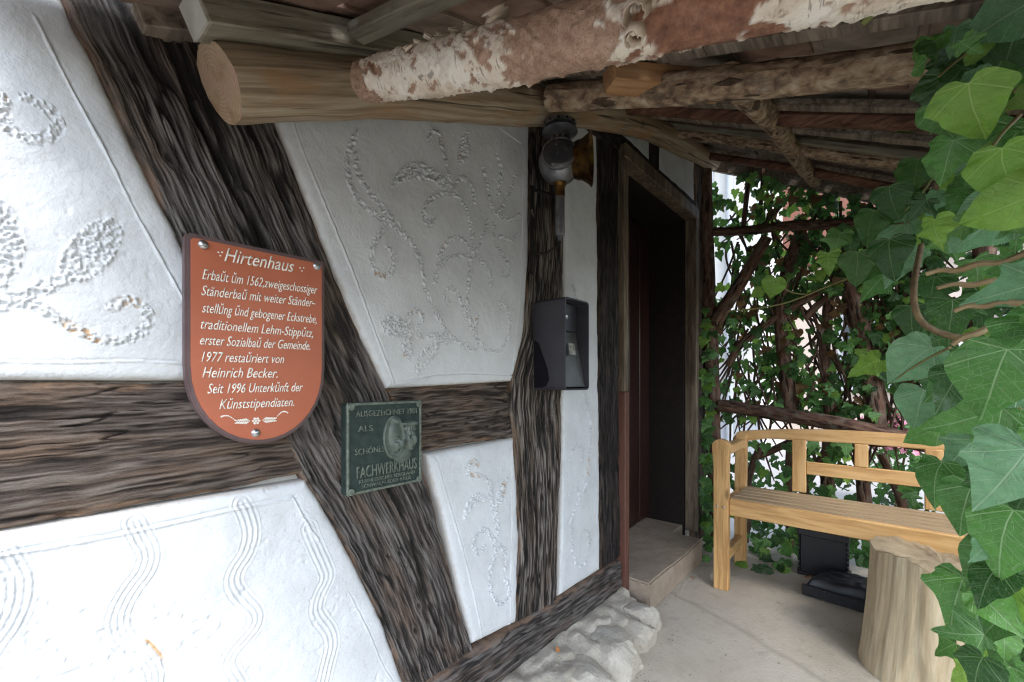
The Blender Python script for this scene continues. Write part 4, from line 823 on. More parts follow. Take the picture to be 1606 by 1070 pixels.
# ------------------------------------------------------------------ bench, stump and the rest on the porch floor
def bench():
    t = thing('garden_bench', 'light pine garden bench with arched back at the end of the porch', 'bench')
    XF, XB, yl, yr = 2.26, 2.62, .605, -.425; mid = (yl + yr) / 2; wd = .066
    for y in (yl, yr):
        pr = [(y - wd / 2, 0), (y + wd / 2, 0), (y + wd / 2, .58), (y + wd / 2 + .004, .64), (y + wd / 2 + .008, .69)] + [(y + (wd / 2 + .008) * math.cos(R(a)), .69 + .036 * math.sin(R(a))) for a in (20, 45, 70, 90, 110, 135, 160)] + [(y - wd / 2 - .008, .69), (y - wd / 2, .64), (y - wd / 2, .58)]
        leg = prism('leg', pr, 'X', XF - .02, XF + .02, PINE_Z, t, .004)
        for dy in (-.012, .016): lathe('bolt', [(.006, 0), (.0055, .002), (.003, .004), (0, .0042)], (XF - .02, y + dy, .40), (-1, 0, 0), STEEL, leg, 14)
        pr = [(XB - .02, 0), (XB + .02, 0), (XB + .025, .40), (XB + .045, .715), (XB + .005, .715), (XB - .02, .40)]
        prism('leg', pr, 'Y', y - .028, y + .028, PINE_Z, t, .004)
        box('armrest', (XF - .018 + .04, y - .026, .645), (XB + .01, y + .026, .69), PINE_Y, t, .005)
        box('stretcher', (XF + .021, y - .018, .12), (XB - .021, y + .018, .17), PINE_Y, t, .003)
        box('seat_rail', (XF + .021, y - .02, .36), (XB - .021, y + .02, .415), PINE_Y, t, .003)
    box('seat_apron', (XF - .004, yr + wd / 2 + .001, .362), (XF + .022, yl - wd / 2 - .001, .440), PINE_Y, t, .004)
    for k in range(5):
        x = XF + .028 + k * .066; box('seat_slat', (x, yr + .03, .418), (x + .058, yl - .03, .440 + .001 * (k % 2)), SLATWOOD, t, .003)
    n = 16; xb = XB + .018
    top = [(yl + .045, .668), (yl + .045, .690)] + [(yl + .02 + (yr - .02 - yl - .02) * k / n, .705 + .062 * math.sin(math.pi * (k + 1) / (n + 2)) ** .6) for k in range(n + 1)] + [(yr - .045, .690), (yr - .045, .668)]
    bot = [(yr - .0, .672), (yr + .12, .700), (mid, .708), (yl - .12, .700), (yl - .0, .672)]
    prism('top_rail', top + bot, 'X', xb - .012 + .012, xb + .040, PINE_Y, t, .004)
    for y in (mid + .248, mid - .248): box('back_upright', (xb - .006, y - .03, .44), (xb + .019, y + .03, .706), PINE_Z, t, .003)
    box('back_rail', (xb - .003, mid - .217, .535), (xb + .017, mid + .217, .598), PINE_Y, t, .003)
    box('back_upright', (xb - .004, mid - .026, .599), (xb + .018, mid + .026, .706), PINE_Z, t, .003)
bench()
def stump():
    t = thing('chopping_stump', 'upright section of split tree trunk standing before the bench', 'stump')
    c = Vector((2.06, -.135, 0)); n, m = 200, 40; V, UV = [], []
    A = np.linspace(0, 2 * np.pi, n + 1)
    for i in range(m + 1):
        v = i / m; r = .192 * (1 + .10 * (1 - v) ** 2 + .03 * (1 - v)) * (1 + .16 * (fbm(np.cos(A) * 1.4 + 4, np.sin(A) * 1.4 + 4, 5) - .5) + .06 * (fbm(np.cos(A) * 6 + 9, np.sin(A) * 6 + v * .7, 6) - .5) + .05 * (fbm(A * 9, v * 1.5 + 0 * A, 16) - .5) - .05 * np.clip((noise(A * 5, v * .8 + 0 * A, 21) - .78) * 8, 0, 1))
        r = r * (1 - .10 * np.clip(np.cos(A - 4.0) - .75, 0, 1) * 4 * .5)
        ztop = .375 + .035 * np.cos(A - 1.4) + .012 * (fbm(np.cos(A) * 4 + 3, np.sin(A) * 4, 8) - .5) * 2 - .035 * np.exp(-((A - 5.2) / .4) ** 2) + .03 * np.exp(-((A - 2.6) / .5) ** 2) + .008 * (noise(A * 14, 0 * A, 3) - .5)
        V.append(np.c_[c.x + r * np.cos(A) + .02 * v, c.y + r * np.sin(A) - .012 * v, v * ztop]); UV.append(np.c_[A / 6.28, np.full(n + 1, v * .4)])
    V = np.vstack(V); UV = np.vstack(UV); k = n + 1; i, j = np.meshgrid(np.arange(m), np.arange(n), indexing='ij')
    q = np.stack([i * k + j, i * k + j + 1, (i + 1) * k + j + 1, (i + 1) * k + j], -1).reshape(-1, 4)
    link('trunk', mesh_np('trunk', V, q, UV), t, STUMP)
    rim = V[-k:]; cc = rim.mean(0); T, U2 = [], []; ks = 8
    for a in range(ks + 1):
        f = 1 - a / ks; p = cc + (rim - cc) * f; p[:, 2] += .022 * (fbm(p[:, 0] * 14, p[:, 1] * 14, 9) - .5) * 2 * min(1, a / 2) + .001; T.append(p); U2.append(np.c_[p[:, 0] * 2, p[:, 1] * 2])
    T = np.vstack(T); i, j = np.meshgrid(np.arange(ks), np.arange(n), indexing='ij'); q = np.stack([i * k + j, i * k + j + 1, (i + 1) * k + j + 1, (i + 1) * k + j], -1).reshape(-1, 4)
    link('cut_top', mesh_np('cut_top', T, q, np.vstack(U2)), t, m_end('stump_cut_top', (.24, .18, .11), (.36, .28, .18), (.42, .34, .22)))
stump()
def crate():
    t = thing('plastic_crate', 'black ribbed plastic crate standing under the bench seat', 'crate')
    x0, x1, y0, y1, h = 2.70, 2.86, .145, .345, .235
    box('shell', (x0, y0, 0.002), (x1, y1, h), BLACKPLASTIC, t, .008)
    for k in range(9):
        z = .02 + k * .024
        for y in (y0 - .006, y1 - .002): box('rib', (x0 - .004, y, z), (x0 + .02, y + .008, z + .012), BLACKPLASTIC, t, .002)
    box('rim', (x0 - .008, y0 - .008, h - .03), (x1 + .008, y1 + .008, h + .004), BLACKPLASTIC, t, .004)
    box('base_lip', (x0 - .012, y0 - .008, .001), (x1 + .008, y1 + .008, .022), BLACKPLASTIC, t, .004)
    b = thing('black_tub', 'low black plastic tub lying between stump and crate', 'tub')
    n = 40; U, V_ = np.meshgrid(np.linspace(0, 1, n), np.linspace(0, 1, n), indexing='ij')
    X = 2.44 + .22 * U + .03 * V_; Y = .30 - .30 * V_ - .05 * U
    e = np.clip(np.minimum(np.minimum(U, 1 - U), np.minimum(V_, 1 - V_)) * 9, 0, 1)
    Z = .003 + e ** .6 * (.065 + .05 * (fbm(U * 3, V_ * 3, 3) - .3) + .02 * np.abs(fbm(U * 6, V_ * 4, 8) - .5))
    i, j = np.meshgrid(np.arange(n - 1), np.arange(n - 1), indexing='ij'); q = np.stack([i * n + j, (i + 1) * n + j, (i + 1) * n + j + 1, i * n + j + 1], -1).reshape(-1, 4)[:, ::-1]
    link('sheeting', mesh_np('sheeting', np.stack([X, Y, Z], -1).reshape(-1, 3), q), b, BLACKPLASTIC)
    beam('edge_strip', (2.44, .30, .03), (2.40, .02, .03), .012, .05, BLACKPLASTIC, b, .004)
    for k in range(5):
        p = Vector((2.44, .30, .045)).lerp(Vector((2.40, .02, .045)), .1 + k * .2); lathe('stud', [(.007, 0), (.006, .004), (0, .005)], p + Vector((-.006, 0, 0)), (-1, 0, 0), BLACKPLASTIC, b, 10)
crate()

# ------------------------------------------------------------------ trellis of branches at the end of the porch
trel = thing('branch_trellis', 'rustic trellis of bark-covered branches closing the porch behind the bench', 'trellis')
def pole(name, pts, X, rad, seed, n=12, parent=None):
    P = [tuple(atX(px, py, X)) for px, py in pts]
    return tube(name, smooth3(P, 2), rad, BARK, parent or trel, n, .14, seed)
pp = [tuple(atX(1105, 262, 2.93)), tuple(atX(1109, 420, 2.93)), tuple(atX(1116, 560, 2.93)), tuple(atX(1119, 700, 2.93)), (2.93, .80, .0)]
tube('post', smooth3(pp), [.045, .043, .045, .05], BARK, trel, 14, .12, 2)
pole('cross_branch', [(1108, 364), (1180, 362), (1250, 352), (1330, 352), (1480, 330)], 2.95, [.026, .028, .024], 5)
pole('cross_branch', [(1128, 636), (1200, 646), (1300, 662), (1380, 680), (1520, 712)], 2.90, [.038, .04, .042, .04], 6, 14)
pole('diagonal_branch', [(1122, 505), (1150, 462), (1180, 412), (1203, 372)], 2.91, [.042, .04, .034, .03], 7)
pole('branch', [(1143, 575), (1155, 545), (1185, 520), (1230, 490), (1290, 455)], 2.99, [.022, .024, .02], 8)
pole('trunk', [(1240, 660), (1234, 600), (1226, 530), (1222, 480), (1235, 420), (1260, 350)], 3.0, [.04, .036, .034, .03], 9)
pole('trunk', [(1378, 700), (1374, 640), (1362, 570), (1345, 500), (1330, 440), (1318, 360)], 3.0, [.042, .044, .040, .034], 10)
pole('trunk', [(1300, 820), (1296, 720), (1305, 650), (1290, 560), (1300, 470)], 3.03, [.035, .03, .025], 11)
pole('trunk', [(1360, 830), (1352, 740), (1345, 690), (1300, 640)], 3.03, [.035, .03, .025], 12)
pole('branch', [(1165, 360), (1172, 300), (1180, 245)], 3.0, [.016, .014], 13); pole('branch', [(1190, 355), (1196, 290), (1198, 240)], 3.02, [.012, .012], 14)
pole('branch', [(1375, 560), (1400, 520), (1440, 490), (1500, 470)], 3.02, [.02, .016], 15); pole('branch', [(1330, 450), (1290, 470), (1262, 500)], 3.02, [.02, .022], 16)
pole('branch', [(1180, 720), (1215, 705), (1245, 690)], 3.04, [.022, .02], 17)
for k, y in enumerate((-.35, -.75, -1.0)): tube('post', smooth3([(2.96, y, 0), (2.97, y + .03, .9), (2.95, y, zr(2.95, y) - .04)]), [.045, .04], BARK, trel, 12, .12, 30 + k)
for k in range(230):                                                     # thin twigs between the branches
    px, py = random.uniform(1140, 1450), random.uniform(300, 640); dx, dy = random.uniform(-70, 70), random.uniform(30, 160)
    pole('twig', [(px, py), (px + dx * .3 + random.uniform(-12, 12), py + dy * .4), (px + dx, py + dy)], random.uniform(2.98, 3.1), [random.uniform(.003, .009), .007, .003], 40 + k, 6)

# ------------------------------------------------------------------ ivy
def leaf_mesh(name, half, fold=.14, droop=.18, mat=None, bend=0.):
    h = smooth_pl(half, 1)[::1]; pts = [tuple(p) for p in h]; n = len(pts)
    def zz(x, y): return fold * abs(x) * 1.5 - droop * y * y * 1.1 - .75 * x * x + .05 * math.sin(x * 9 + y * 6)
    V, F = [], []; mid = [(0, 0.0), (0, .2), (0, .42), (0, .66), (0, 1.0)]
    V = [(x, y, zz(x, y)) for x, y in mid]
    for s in (1, -1):
        b = len(V); V += [(s * x, y, zz(x, y) + .045 * math.sin(k * 2.1 + s)) for k, (x, y) in enumerate(pts[1:-1])]
        idx = [0] + list(range(b, b + n - 2)) + [4]; ys = [pts[k][1] for k in range(n)]
        cur = 0
        for k in range(n - 1):
            y = (pts[k][1] + pts[k + 1][1]) / 2; tgt = min(range(4), key=lambda i: abs((mid[i][1] + mid[i + 1][1]) / 2 - max(y, .1)))
            tgt = max(cur, tgt)
            while cur < tgt:
                f = (cur, idx[k], cur + 1); F.append(f if s > 0 else f[::-1]); cur += 1
            f = (cur, idx[k], idx[k + 1]); 
            if len(set(f)) == 3: F.append(f if s > 0 else f[::-1])
        while cur < 3:
            f = (cur, idx[-2], cur + 1); F.append(f if s > 0 else f[::-1]); cur += 1
        if idx[-2] != 4:
            f = (3, idx[-2], 4); 
            if cur == 3 and f not in F and f[::-1] not in F: F.append(f if s > 0 else f[::-1])
    F = [f for f in F if len(set(f)) == 3]
    flat = [(x, y) for x, y, z in V]; V = [(x * (1 + (.12 if x > 0 else -.12) * bend * 5) + bend * y * y, y, z + bend * x * 1.2) for x, y, z in V]
    me = bpy.data.meshes.new(name); me.from_pydata(V, [], F); l = me.uv_layers.new(name='UVMap')
    for lp_ in me.loops: l.data[lp_.index].uv = flat[lp_.vertex_index]
    me.polygons.foreach_set('use_smooth', [True] * len(me.polygons))
    if mat: me.materials.append(mat)
    return me
LOBED = [(0, 0), (.13, -.12), (.34, -.15), (.50, -.02), (.41, .14), (.585, .36), (.35, .43), (.23, .60), (.12, .83), (0, 1)]
HEART = [(0, 0), (.16, -.11), (.40, -.06), (.50, .16), (.47, .36), (.33, .60), (.15, .84), (0, 1)]
DEEP = [(0, 0), (.11, -.10), (.28, -.16), (.43, -.08), (.30, .10), (.60, .30), (.50, .42), (.24, .42), (.19, .62), (.10, .85), (0, 1)]
LEAF_B = m_leaf('withered_ivy_leaf', (.07, .035, .015), (.13, .065, .025), (.22, .13, .05), (.25, .16, .08))
LEAFME = {}
for mk, mm in (('d', LEAF_D), ('m', LEAF_M), ('l', LEAF_L), ('p', LEAF_P), ('b', LEAF_B)):
    LEAFME[mk] = []
    for s_, f_, d_ in ((LOBED, .22, .25), (HEART, .26, .35), (DEEP, .14, .12), (LOBED, -.1, .45)):
        for v_ in range(3):
            hv = [(x * random.uniform(.86, 1.14), y + (random.uniform(-.05, .05) if 0 < k < len(s_) - 1 else 0)) for k, (x, y) in enumerate(s_)]
            LEAFME[mk].append(leaf_mesh('leaf', hv, f_ * random.uniform(.6, 1.6), d_ * random.uniform(.4, 2.0), mm, random.uniform(-.18, .18)))
def leaf_matrix(p, size, nrm, tip):
    z = Vector(nrm).normalized(); y = Vector(tip); y = (y - z * y.dot(z)).normalized(); x = y.cross(z)
    return Matrix.Translation(p) @ Matrix((x, y, z)).transposed().to_4x4() @ Matrix.Diagonal((size, size, size, 1))
def leaf(parent, p, size, nrm, tip, kind='m', shape=0):
    o = link('leaf', LEAFME[kind][shape * 3 + random.randrange(3)], parent); o.matrix_local = leaf_matrix(p, size, nrm, tip); return o
def jit(v, a): return Vector(v) + Vector((random.gauss(0, a), random.gauss(0, a), random.gauss(0, a)))
def stuff_leaves(name, parent, items, kind):
    src = LEAFME[kind]; tb = []
    for me in src:
        co = np.array([v.co[:] for v in me.vertices]); tr = np.array([p.vertices[:] for p in me.polygons]); tb.append((co, tr))
    Vs, Fs, Us, k = [], [], [], 0
    for p, size, nrm, tip, sh in items:
        co, tr = tb[sh]; M = np.array(leaf_matrix(p, size, nrm, tip)); Vs.append(co @ M[:3, :3].T + M[:3, 3]); Fs.append(tr + k); Us.append(co[:, :2]); k += len(co)
    o = link(name, mesh_np(name, np.vstack(Vs), np.vstack(Fs), np.vstack(Us)), parent, src[0].materials[0]); o['kind'] = 'stuff'; return o

ivy = thing('ivy_curtain', 'large-leaved green ivy hanging down the open right side of the porch', 'ivy')
RT = Vector((SA, -CA, 0)); UP = Vector((0, 0, 1))
def facing(p): return (Vector((0, 0, EYE)) - Vector(p)).normalized()
# nearest leaves: pixel of the petiole end, leaf length (m), its size in the photo (px), direction of the tip (deg, 0 = right, 90 = up), kind, shape
HERO = [(1486, 118, 86, 250, 'd', 0), (1575, 85, 95, 240, 'm', 0), (1556, 60, 90, 200, 'd', 1), (1492, 232, 82, 250, 'm', 1), (1520, 130, 120, 265, 'l', 1), (1600, 200, 100, 235, 'm', 0), (1572, 232, 110, 262, 'l', 1),
        (1600, 318, 125, 195, 'p', 1), (1640, 300, 120, 200, 'l', 1), (1640, -10, 120, 200, 'p', 1), (1600, 40, 95, 240, 'd', 1), (1425, 345, 58, 215, 'p', 0), (1422, 392, 66, 240, 'p', 0), (1388, 432, 54, 215, 'm', 0), (1380, 565, 54, 190, 'l', 0), (1395, 572, 40, 280, 'd', 0),
        (1299, 397, 40, 270, 'l', 0), (1216, 436, 34, 250, 'l', 1), (1195, 455, 18, 200, 'l', 1), (1462, 545, 88, 205, 'p', 1), (1580, 548, 150, 245, 'm', 1), (1640, 500, 130, 215, 'm', 0), (1640, 440, 110, 200, 'p', 0), (1450, 612, 70, 250, 'p', 1), (1572, 640, 110, 200, 'm', 0),
        (1475, 672, 55, 190, 'm', 1), (1478, 725, 78, 235, 'm', 1), (1612, 705, 160, 235, 'p', 0), (1530, 690, 80, 215, 'p', 0), (1525, 760, 95, 245, 'm', 1), (1590, 800, 140, 240, 'm', 1), (1512, 905, 92, 245, 'm', 0), (1535, 900, 60, 300, 'm', 1), (1556, 948, 55, 250, 'p', 1), (1566, 925, 46, 100, 'p', 1),
        (1540, 985, 55, 250, 'd', 1), (1590, 1000, 80, 235, 'd', 0), (1600, 1045, 70, 220, 'm', 0), (1525, 1048, 42, 200, 'l', 0), (1548, 1065, 36, 200, 'l', 1), (1550, 1010, 40, 100, 'l', 1), (1495, 470, 75, 260, 'd', 0), (1558, 428, 50, 200, 'm', 0), (1565, 400, 55, 270, 'm', 1), (1452, 372, 30, 230, 'l', 1), (1470, 330, 48, 250, 'l', 1), (1395, 292, 64, 265, 'd', 1), (1372, 330, 60, 240, 'd', 1),
        (1336, 358, 48, 260, 'd', 0), (1345, 395, 60, 270, 'd', 1), (1395, 375, 70, 270, 'd', 1), (1320, 365, 40, 240, 'm', 0), (1470, 170, 40, 255, 'l', 0), (1425, 205, 30, 215, 'l', 0), (1540, 520, 44, 250, 'l', 1), (1600, 610, 90, 260, 'p', 1), (1570, 860, 100, 225, 'd', 1), (1600, 950, 90, 200, 'd', 0), (1400, 400, 60, 200, 'd', 0), (1520, 560, 80, 235, 'd', 1), (1505, 620, 70, 260, 'm', 0),
        (1440, 250, 60, 260, 'd', 1), (1420, 300, 62, 235, 'd', 0), (1500, 300, 70, 240, 'd', 1), (1520, 350, 60, 260, 'm', 0), (1545, 770, 70, 200, 'd', 0), (1480, 590, 55, 250, 'd', 1), (1430, 480, 58, 265, 'd', 1), (1500, 1010, 40, 190, 'm', 0), (1600, 880, 80, 250, 'm', 1), (1580, 1070, 90, 250, 'd', 0)]
LSZ = {'d': .075, 'm': .078, 'l': .068, 'p': .080}
for px, py, s, ang, kd, sh in HERO:
    s = s if s < 105 else 105 + (s - 105) * .55; L = LSZ[kd] * (.8 if s < 45 else 1); d = min(1.7, max(.34, L * FPX / s * 1.12)); p = atD(px, py, d)
    if s < 36 and px < 1320: d = 1.35; p = atD(px, py, d); L = s * d / FPX
    f = facing(p); f = jit(f * 1.0 + UP * .25, .16); tip = RT * math.cos(R(ang)) + UP * math.sin(R(ang))
    leaf(ivy, p, L, f, tip, kd, sh)
for k in range(120):                                                    # younger shoots between the big leaves
    py = random.uniform(40, 1060); lo = 1452 if py < 640 else 1532; px = random.uniform(lo, 1640); d = random.uniform(.5, .72); p = atD(px, py, d)
    if px < 1600 and 395 < py < 545: continue
    a = random.gauss(250, 40); leaf(ivy, p, random.uniform(.028, .052), jit(facing(p) + UP * .4, .38), RT * math.cos(R(a)) + UP * math.sin(R(a)), random.choice('ddmmmlp'), random.randrange(4))
for k in range(250):
    py = random.uniform(-60, 1120); lo = 1440 + 90 * abs((py - 330) / 700) ** 1.3 if py < 640 else 1540 + random.uniform(0, 50)
    px = lo + (random.random() ** .8) * (1860 - lo); d = random.uniform(.75, 1.3); p = atD(px, py, d)
    if p.z < .02: continue
    f = jit(facing(p) + UP * .45 + Vector((0, .25, 0)), .38); a = random.gauss(255, 35)
    leaf(ivy, p, random.uniform(.05, .085), f, RT * math.cos(R(a)) + UP * math.sin(R(a)), random.choice('ddddmmml'), random.randrange(4))
back = []
for k in range(3600):                                                   # hedge-like backing, added so the gaps between the near leaves stay dark
    x = random.uniform(.75, 3.3); y = -1.15 - random.random() ** 1.5 * .5 + .10 * math.sin(x * 5); z = random.uniform(-.03, 1.25 + .15 * math.sin(x * 4))
    p = Vector((x, y, z)); back.append((p, random.uniform(.045, .075), jit(facing(p) + UP * .6 + Vector((0, .1, 0)), .45), jit((0, 0, -1), .4), random.randrange(4)))
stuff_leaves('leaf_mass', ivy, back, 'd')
def stem(pts, rad, mat=STEM, parent=ivy, nm='stem', seg=7):
    return tube(nm, smooth3([tuple(atD(px, py, d)) for px, py, d in pts]), rad, mat, parent, seg, .15, random.randrange(99))
stem([(1445, 385, .78), (1436, 430, .72), (1432, 470, .70), (1442, 505, .70), (1470, 522, .70), (1510, 532, .68), (1580, 540, .66)], [.0045, .005, .006])
for pts in ([(1452, 430, .66), (1478, 422, .65), (1500, 426, .64), (1535, 412, .62), (1568, 414, .6), (1610, 396, .58)], [(1470, 452, .7), (1500, 444, .69), (1522, 449, .68), (1560, 438, .66), (1600, 446, .64)], [(1496, 488, .64), (1520, 478, .63), (1545, 481, .62), (1572, 472, .6), (1610, 478, .58)], [(1493, 541, .6), (1512, 527, .59), (1532, 524, .58), (1560, 508, .57), (1590, 512, .56)]):
    stem(pts, [.0034, .0036, .0050, .0040, .0055], m_simple('pruned_ivy_twig', (.40, .30, .17), (.27, .19, .10), .75) if pts[0][0] == 1452 else bpy.data.materials['pruned_ivy_twig'])
stem([(1352, 38, .55), (1372, 18, .54), (1395, -2, .53), (1440, -30, .52)], [.004, .0055, .006], GREENSTEM)
stem([(1142, 488, 1.5), (1190, 484, 1.45), (1240, 474, 1.4), (1290, 452, 1.35), (1340, 432, 1.25), (1400, 410, 1.1), (1440, 420, .9)], [.0022, .003, .004], GREENSTEM)
for pts in ([(1216, 442, 1.35), (1240, 460, 1.38), (1268, 462, 1.38)], [(1300, 400, 1.35), (1330, 402, 1.3), (1352, 408, 1.2)], [(1372, 313, 1.0), (1420, 305, .95), (1460, 295, .9)], [(1336, 354, 1.1), (1390, 352, 1.0), (1425, 350, .9)], [(1472, 120, .6), (1500, 95, .6), (1550, 60, .6)], [(1540, 260, .5), (1565, 215, .5), (1600, 180, .5)],
            [(1400, 600, .75), (1440, 570, .7), (1490, 545, .6)], [(1420, 330, .8), (1450, 300, .8), (1480, 250, .8)], [(1500, 1020, .85), (1545, 1035, .8), (1600, 1030, .75)], [(1560, 980, .7), (1580, 900, .66), (1590, 780, .6), (1600, 640, .55)]):
    stem(pts, [.0016, .0022], GREENSTEM)
for k in range(14):
    px = random.uniform(1640, 1900); d = random.uniform(.7, 1.1)
    stem([(px, -80, d), (px + random.uniform(-40, 40), 250, d), (px + random.uniform(-60, 60), 600, d), (px + random.uniform(-60, 60), 1000, d)], [.004, .005, .006])

ivt = thing('trellis_ivy', 'small-leaved ivy climbing through the branch trellis behind the bench', 'ivy')
small = []
def dens(px, py):
    v = .42 + .9 * max(0, min(1, (px - 1130) / 240)) + .35 * math.sin(px * .035) * math.sin(py * .041)
    if px < 1170 and py < 340: v *= .5
    if 1255 < px < 1335 and 460 < py < 600: v *= .3
    if 1380 < px < 1450 and py > 590: v *= .15
    return v
n = 0; parts = []
while n < 1800:
    px, py = random.uniform(1104, 1480), random.uniform(255, 660)
    if random.random() > dens(px, py): continue
    X = random.uniform(2.93, 3.12); p = atX(px, py, X)
    if p.z > zr(2.95, p.y) - .06: continue
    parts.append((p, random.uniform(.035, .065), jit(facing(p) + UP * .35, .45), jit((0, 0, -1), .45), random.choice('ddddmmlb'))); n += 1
for px0, px1, py0, py1, nn in ((1082, 1122, 480, 880, 70), (1150, 1260, 790, 900, 46), (1140, 1330, 690, 780, 50), (1330, 1450, 760, 860, 20)):
    for _ in range(nn):
        px, py = random.uniform(px0, px1), random.uniform(py0, py1)
        X = 2.80 if px < 1125 else random.uniform(2.8, 3.0); p = atX(px, py, X)
        if p.z < .03: p = atZ(px, py, .03); 
        p.y = min(p.y, .84)
        parts.append((p, random.uniform(.045, .075), jit(facing(p) + UP * .5, .35), jit((0, 0, -1), .4), random.choice('ddmmml')))
parts.sort(key=lambda q: -q[1]); 
for p, s, nrm, tip, kd in parts[:300]: leaf(ivt, p, s, nrm, tip, kd, random.randrange(3))
rest = parts[300:]
for kd in 'dmlb':
    it = [(p, s, a, b, random.randrange(3)) for p, s, a, b, c in rest if c == kd]
    if it: stuff_leaves('leaf_mass', ivt, it, kd)
extra = []
for k in range(900):
    y = random.uniform(-1.0, -.2); z = random.uniform(.0, zr(2.95, y)); p = Vector((random.uniform(2.95, 3.2), y, z)); extra.append((p, random.uniform(.04, .07), jit(facing(p) + UP * .4, .5), jit((0, 0, -1), .4), random.randrange(3)))
for k in range(350):
    y = random.uniform(-.3, .75); z = random.random() ** 1.6 * .55; p = Vector((random.uniform(3.05, 3.35), y, z)); extra.append((p, random.uniform(.04, .07), jit(facing(p) + UP * .5, .5), jit((0, 0, -1), .5), random.randrange(3)))
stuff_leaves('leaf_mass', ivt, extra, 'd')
for k in range(9):
    y = random.uniform(-.5, .7); tube('root', smooth3([(3.05, y, -.02), (3.04, y + random.uniform(-.05, .05), .3), (3.02, y + random.uniform(-.1, .1), .62)]), [.03, .022, .018], BARK, ivt, 8, .2, 70 + k)
dl = leaf_mesh('dead_leaf', HEART, .3, .5, m_simple('dry_leaf', (.42, .19, .06), (.30, .12, .04), .7)); o = link('dead_leaf', dl); o.matrix_world = leaf_matrix(atY(871, 992, .845), .018, (-.3, -.6, .8), (.4, -.2, -.3)); o.location.z = .102; o.location.y = .842
tag(o, 'tiny orange dry leaf lying on the sill above the stones', 'dead leaf')

for (px, py), sz, lab in (((1018, 948), .03, 'curled brown dry leaf on the concrete at the near corner of the step'), ((1268, 905), .035, 'brown dry leaf on the concrete beside the black crate'), ((1085, 905), .022, 'small dry leaf on the concrete between step and bench leg')):
    o = link('dead_leaf', dl); p = atZ(px, py, .012); o.matrix_world = leaf_matrix(p, sz, (random.uniform(-.4, .4), random.uniform(-.4, .4), 1), (random.uniform(-1, 1), random.uniform(-1, 1), 0)); tag(o, lab, 'dead leaf')
gv, gf = [], []
for k in range(420):
    e = random.random(); x = random.uniform(.9, 2.9); y = (.66 - abs(random.gauss(0, .03)) if x < 1.75 else .765 - abs(random.gauss(0, .02)) if x < 2.5 else .78 - abs(random.gauss(0, .12))) if e < .5 else random.uniform(-.3, .62)
    r = random.uniform(.0008, .0024) * (1.3 if e < .5 else 1); b0 = len(gv)
    gv += [(x + r * random.uniform(.7, 1.3) * a, y + r * random.uniform(.7, 1.3) * b, .0005 + r * .6 * (c + 1)) for a, b, c in ((1, 0, 0), (-1, 0, 0), (0, 1, 0), (0, -1, 0), (0, 0, 1), (0, 0, -.8))]
    gf += [tuple(b0 + q for q in f) for f in ((0, 2, 4), (2, 1, 4), (1, 3, 4), (3, 0, 4), (2, 0, 5), (1, 2, 5), (3, 1, 5), (0, 3, 5))]
me = bpy.data.meshes.new('grit'); me.from_pydata(gv, [], gf); o = link('grit', me, None, m_simple('floor_grit', (.30, .24, .17), (.16, .12, .08), .9)); o['kind'] = 'stuff'; o['label'] = 'loose grit and crumbs on the concrete floor'; o['category'] = 'grit'

# ------------------------------------------------------------------ what shows through the trellis
BWHITE = m_simple('white_render', (.60, .585, .55), (.54, .525, .49), .85, .2, 0, 3); BTRIM = m_simple('grey_blue_trim', (.40, .42, .44), (.34, .36, .38), .7)
def m_brick():
    t = MT('salmon_brick', .85, .2); q = t.n('ShaderNodeTexBrick'); v = t.n('ShaderNodeMapping'); t.con(t.pos(), v.inputs[0]); v.inputs['Rotation'].default_value = (R(90), 0, R(90)); t.con(v.outputs[0], q.inputs[0])
    q.inputs['Scale'].default_value = 4; q.inputs[1].default_value = (.48, .24, .15, 1); q.inputs[2].default_value = (.42, .20, .13, 1); q.inputs[3].default_value = (.5, .42, .36, 1); return t.out(q.outputs[0])
BRICK = m_brick()
def window(parent, X, y, z, w_, h_):
    f = box('window', (X - .06, y - w_ / 2 - .07, z - .07), (X - .002, y + w_ / 2 + .07, z + h_ + .07), BTRIM, parent, .01)
    for s in (-1, 1): box('pane', (-.012 - .029, s * w_ / 4 - w_ / 4 + .02, -h_ / 2), (-.031, s * w_ / 4 + w_ / 4 - .02, h_ / 2), WINGLASS, f, 0)
    box('window_sill', (-.09, -w_ / 2 - .1, -h_ / 2 - .13), (-.03, w_ / 2 + .1, -h_ / 2 - .075), BTRIM, f, .01)
h1 = thing('white_neighbour_house', 'bright white rendered house seen through the left of the trellis', 'house')
box('wall', (7.0, 1.35, -.06), (12, 7.5, 5.2), BWHITE, h1, .02); 
for y in (2.5, 4.5): window(h1, 7.0, y, 1.0, .9, 1.2); window(h1, 7.0, y, 3.4, .9, 1.2)
tube('downpipe', [(6.93, 1.75, -.06), (6.93, 1.75, 5.1)], .05, BTRIM, h1, 12)
box('plinth', (6.94, 1.33, -.06), (7.0, 7.5, .5), BTRIM, h1, .01)
prism('roof', [(1.05, 5.1), (7.8, 5.1), (4.4, 8.0)], 'X', 6.6, 12.3, m_simple('far_roof_tiles', (.24, .10, .07), (.18, .08, .06), .85), h1, .02)
h2 = thing('brick_neighbour_house', 'salmon brick house seen through the middle of the trellis', 'house')
box('wall', (9.0, -2.4, -.06), (14, 2.6, 3.1), BRICK, h2, .02)
for y in (.2, -1.6): window(h2, 9.0, y, 1.0, .7, 1.1)
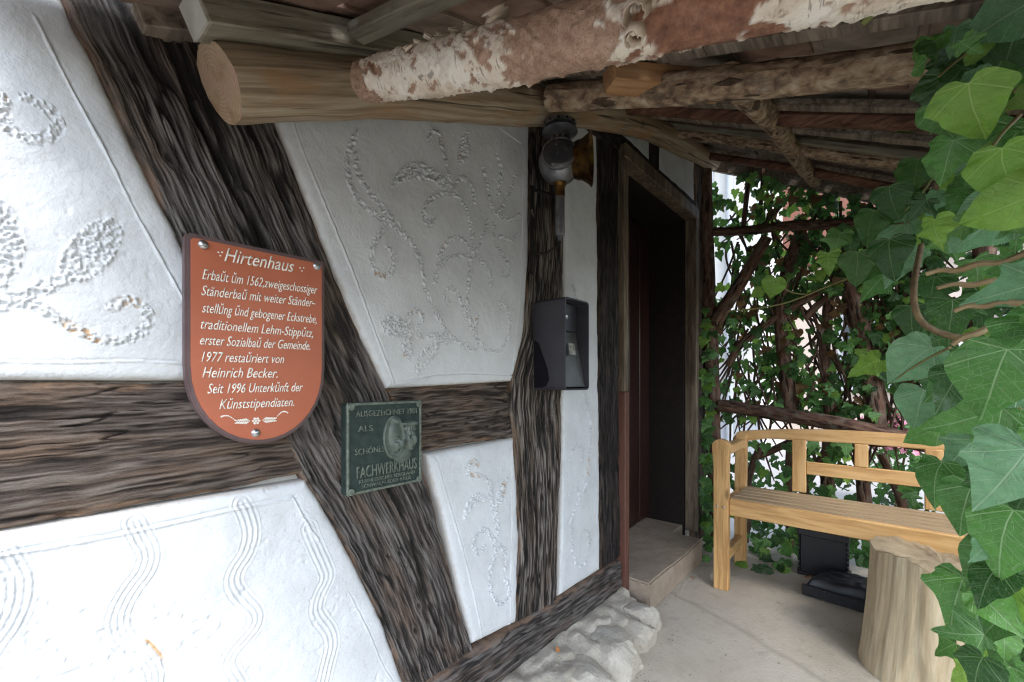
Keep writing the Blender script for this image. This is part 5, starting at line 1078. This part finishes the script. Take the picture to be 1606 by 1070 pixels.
box('door', (8.95, -.95, -.06), (9.0, -.15, 2.0), BWHITE, h2, .01)
prism('roof', [(-2.7, 3.0), (2.9, 3.0), (.1, 5.4)], 'X', 8.7, 14.2, bpy.data.materials['far_roof_tiles'], h2, .02)
st = sheet('lane', 3.05, 40, -6, 8, -.045, m_simple('pale_paving', (.42, .41, .39), (.36, .35, .33), .85, .2, 0, 2))
PINK = m_simple('pink_petals', (.62, .18, .28), (.70, .30, .38), .6)
fb = thing('pink_flower_bush', 'low pink flowering bush beyond the right of the trellis', 'bush')
fl = []
V, F, U = [], [], []
for k in range(420):
    a, b, r = random.uniform(0, 6.28), random.uniform(-.3, 1.5), .28 * random.random() ** .4
    c = Vector((4.7 + r * math.cos(a) * math.cos(b), -.10 + 1.6 * r * math.sin(a) * math.cos(b), .52 + r * math.sin(b) * .8)); n_ = jit((c - Vector((4.7, -.1, .4))).normalized(), .4).normalized(); x = n_.orthogonal().normalized(); y = n_.cross(x); b0 = len(V)
    V.append(c - n_ * .008)
    for q in range(10):
        rr = .028 if q % 2 == 0 else .018; V.append(c + (x * math.cos(q * .628) + y * math.sin(q * .628)) * rr)
    F += [(b0, b0 + 1 + q, b0 + 1 + (q + 1) % 10) for q in range(10)]
me = bpy.data.meshes.new('blossom'); me.from_pydata([tuple(v) for v in V], [], F); o = link('blossom', me, fb, PINK); o['kind'] = 'stuff'
it = []
for k in range(500):
    a, b, r = random.uniform(0, 6.28), random.uniform(-1.2, 1.4), .27 * random.random() ** .4; p = Vector((4.7 + r * math.cos(a) * math.cos(b), -.1 + 1.6 * r * math.sin(a) * math.cos(b), .45 + r * math.sin(b) * 1.3)); it.append((p, .05, jit(p - Vector((4.7, -.1, .3)), .2), jit((0, 0, 1), .5), 1))
stuff_leaves('leaf_mass', fb, it, 'm')
for k in range(6): tube('stem', [(4.7 + random.uniform(-.05, .05), -.1 + random.uniform(-.05, .05), -.05), (4.7 + random.uniform(-.15, .15), -.1 + random.uniform(-.2, .2), .5)], .008, STEM, fb, 6)
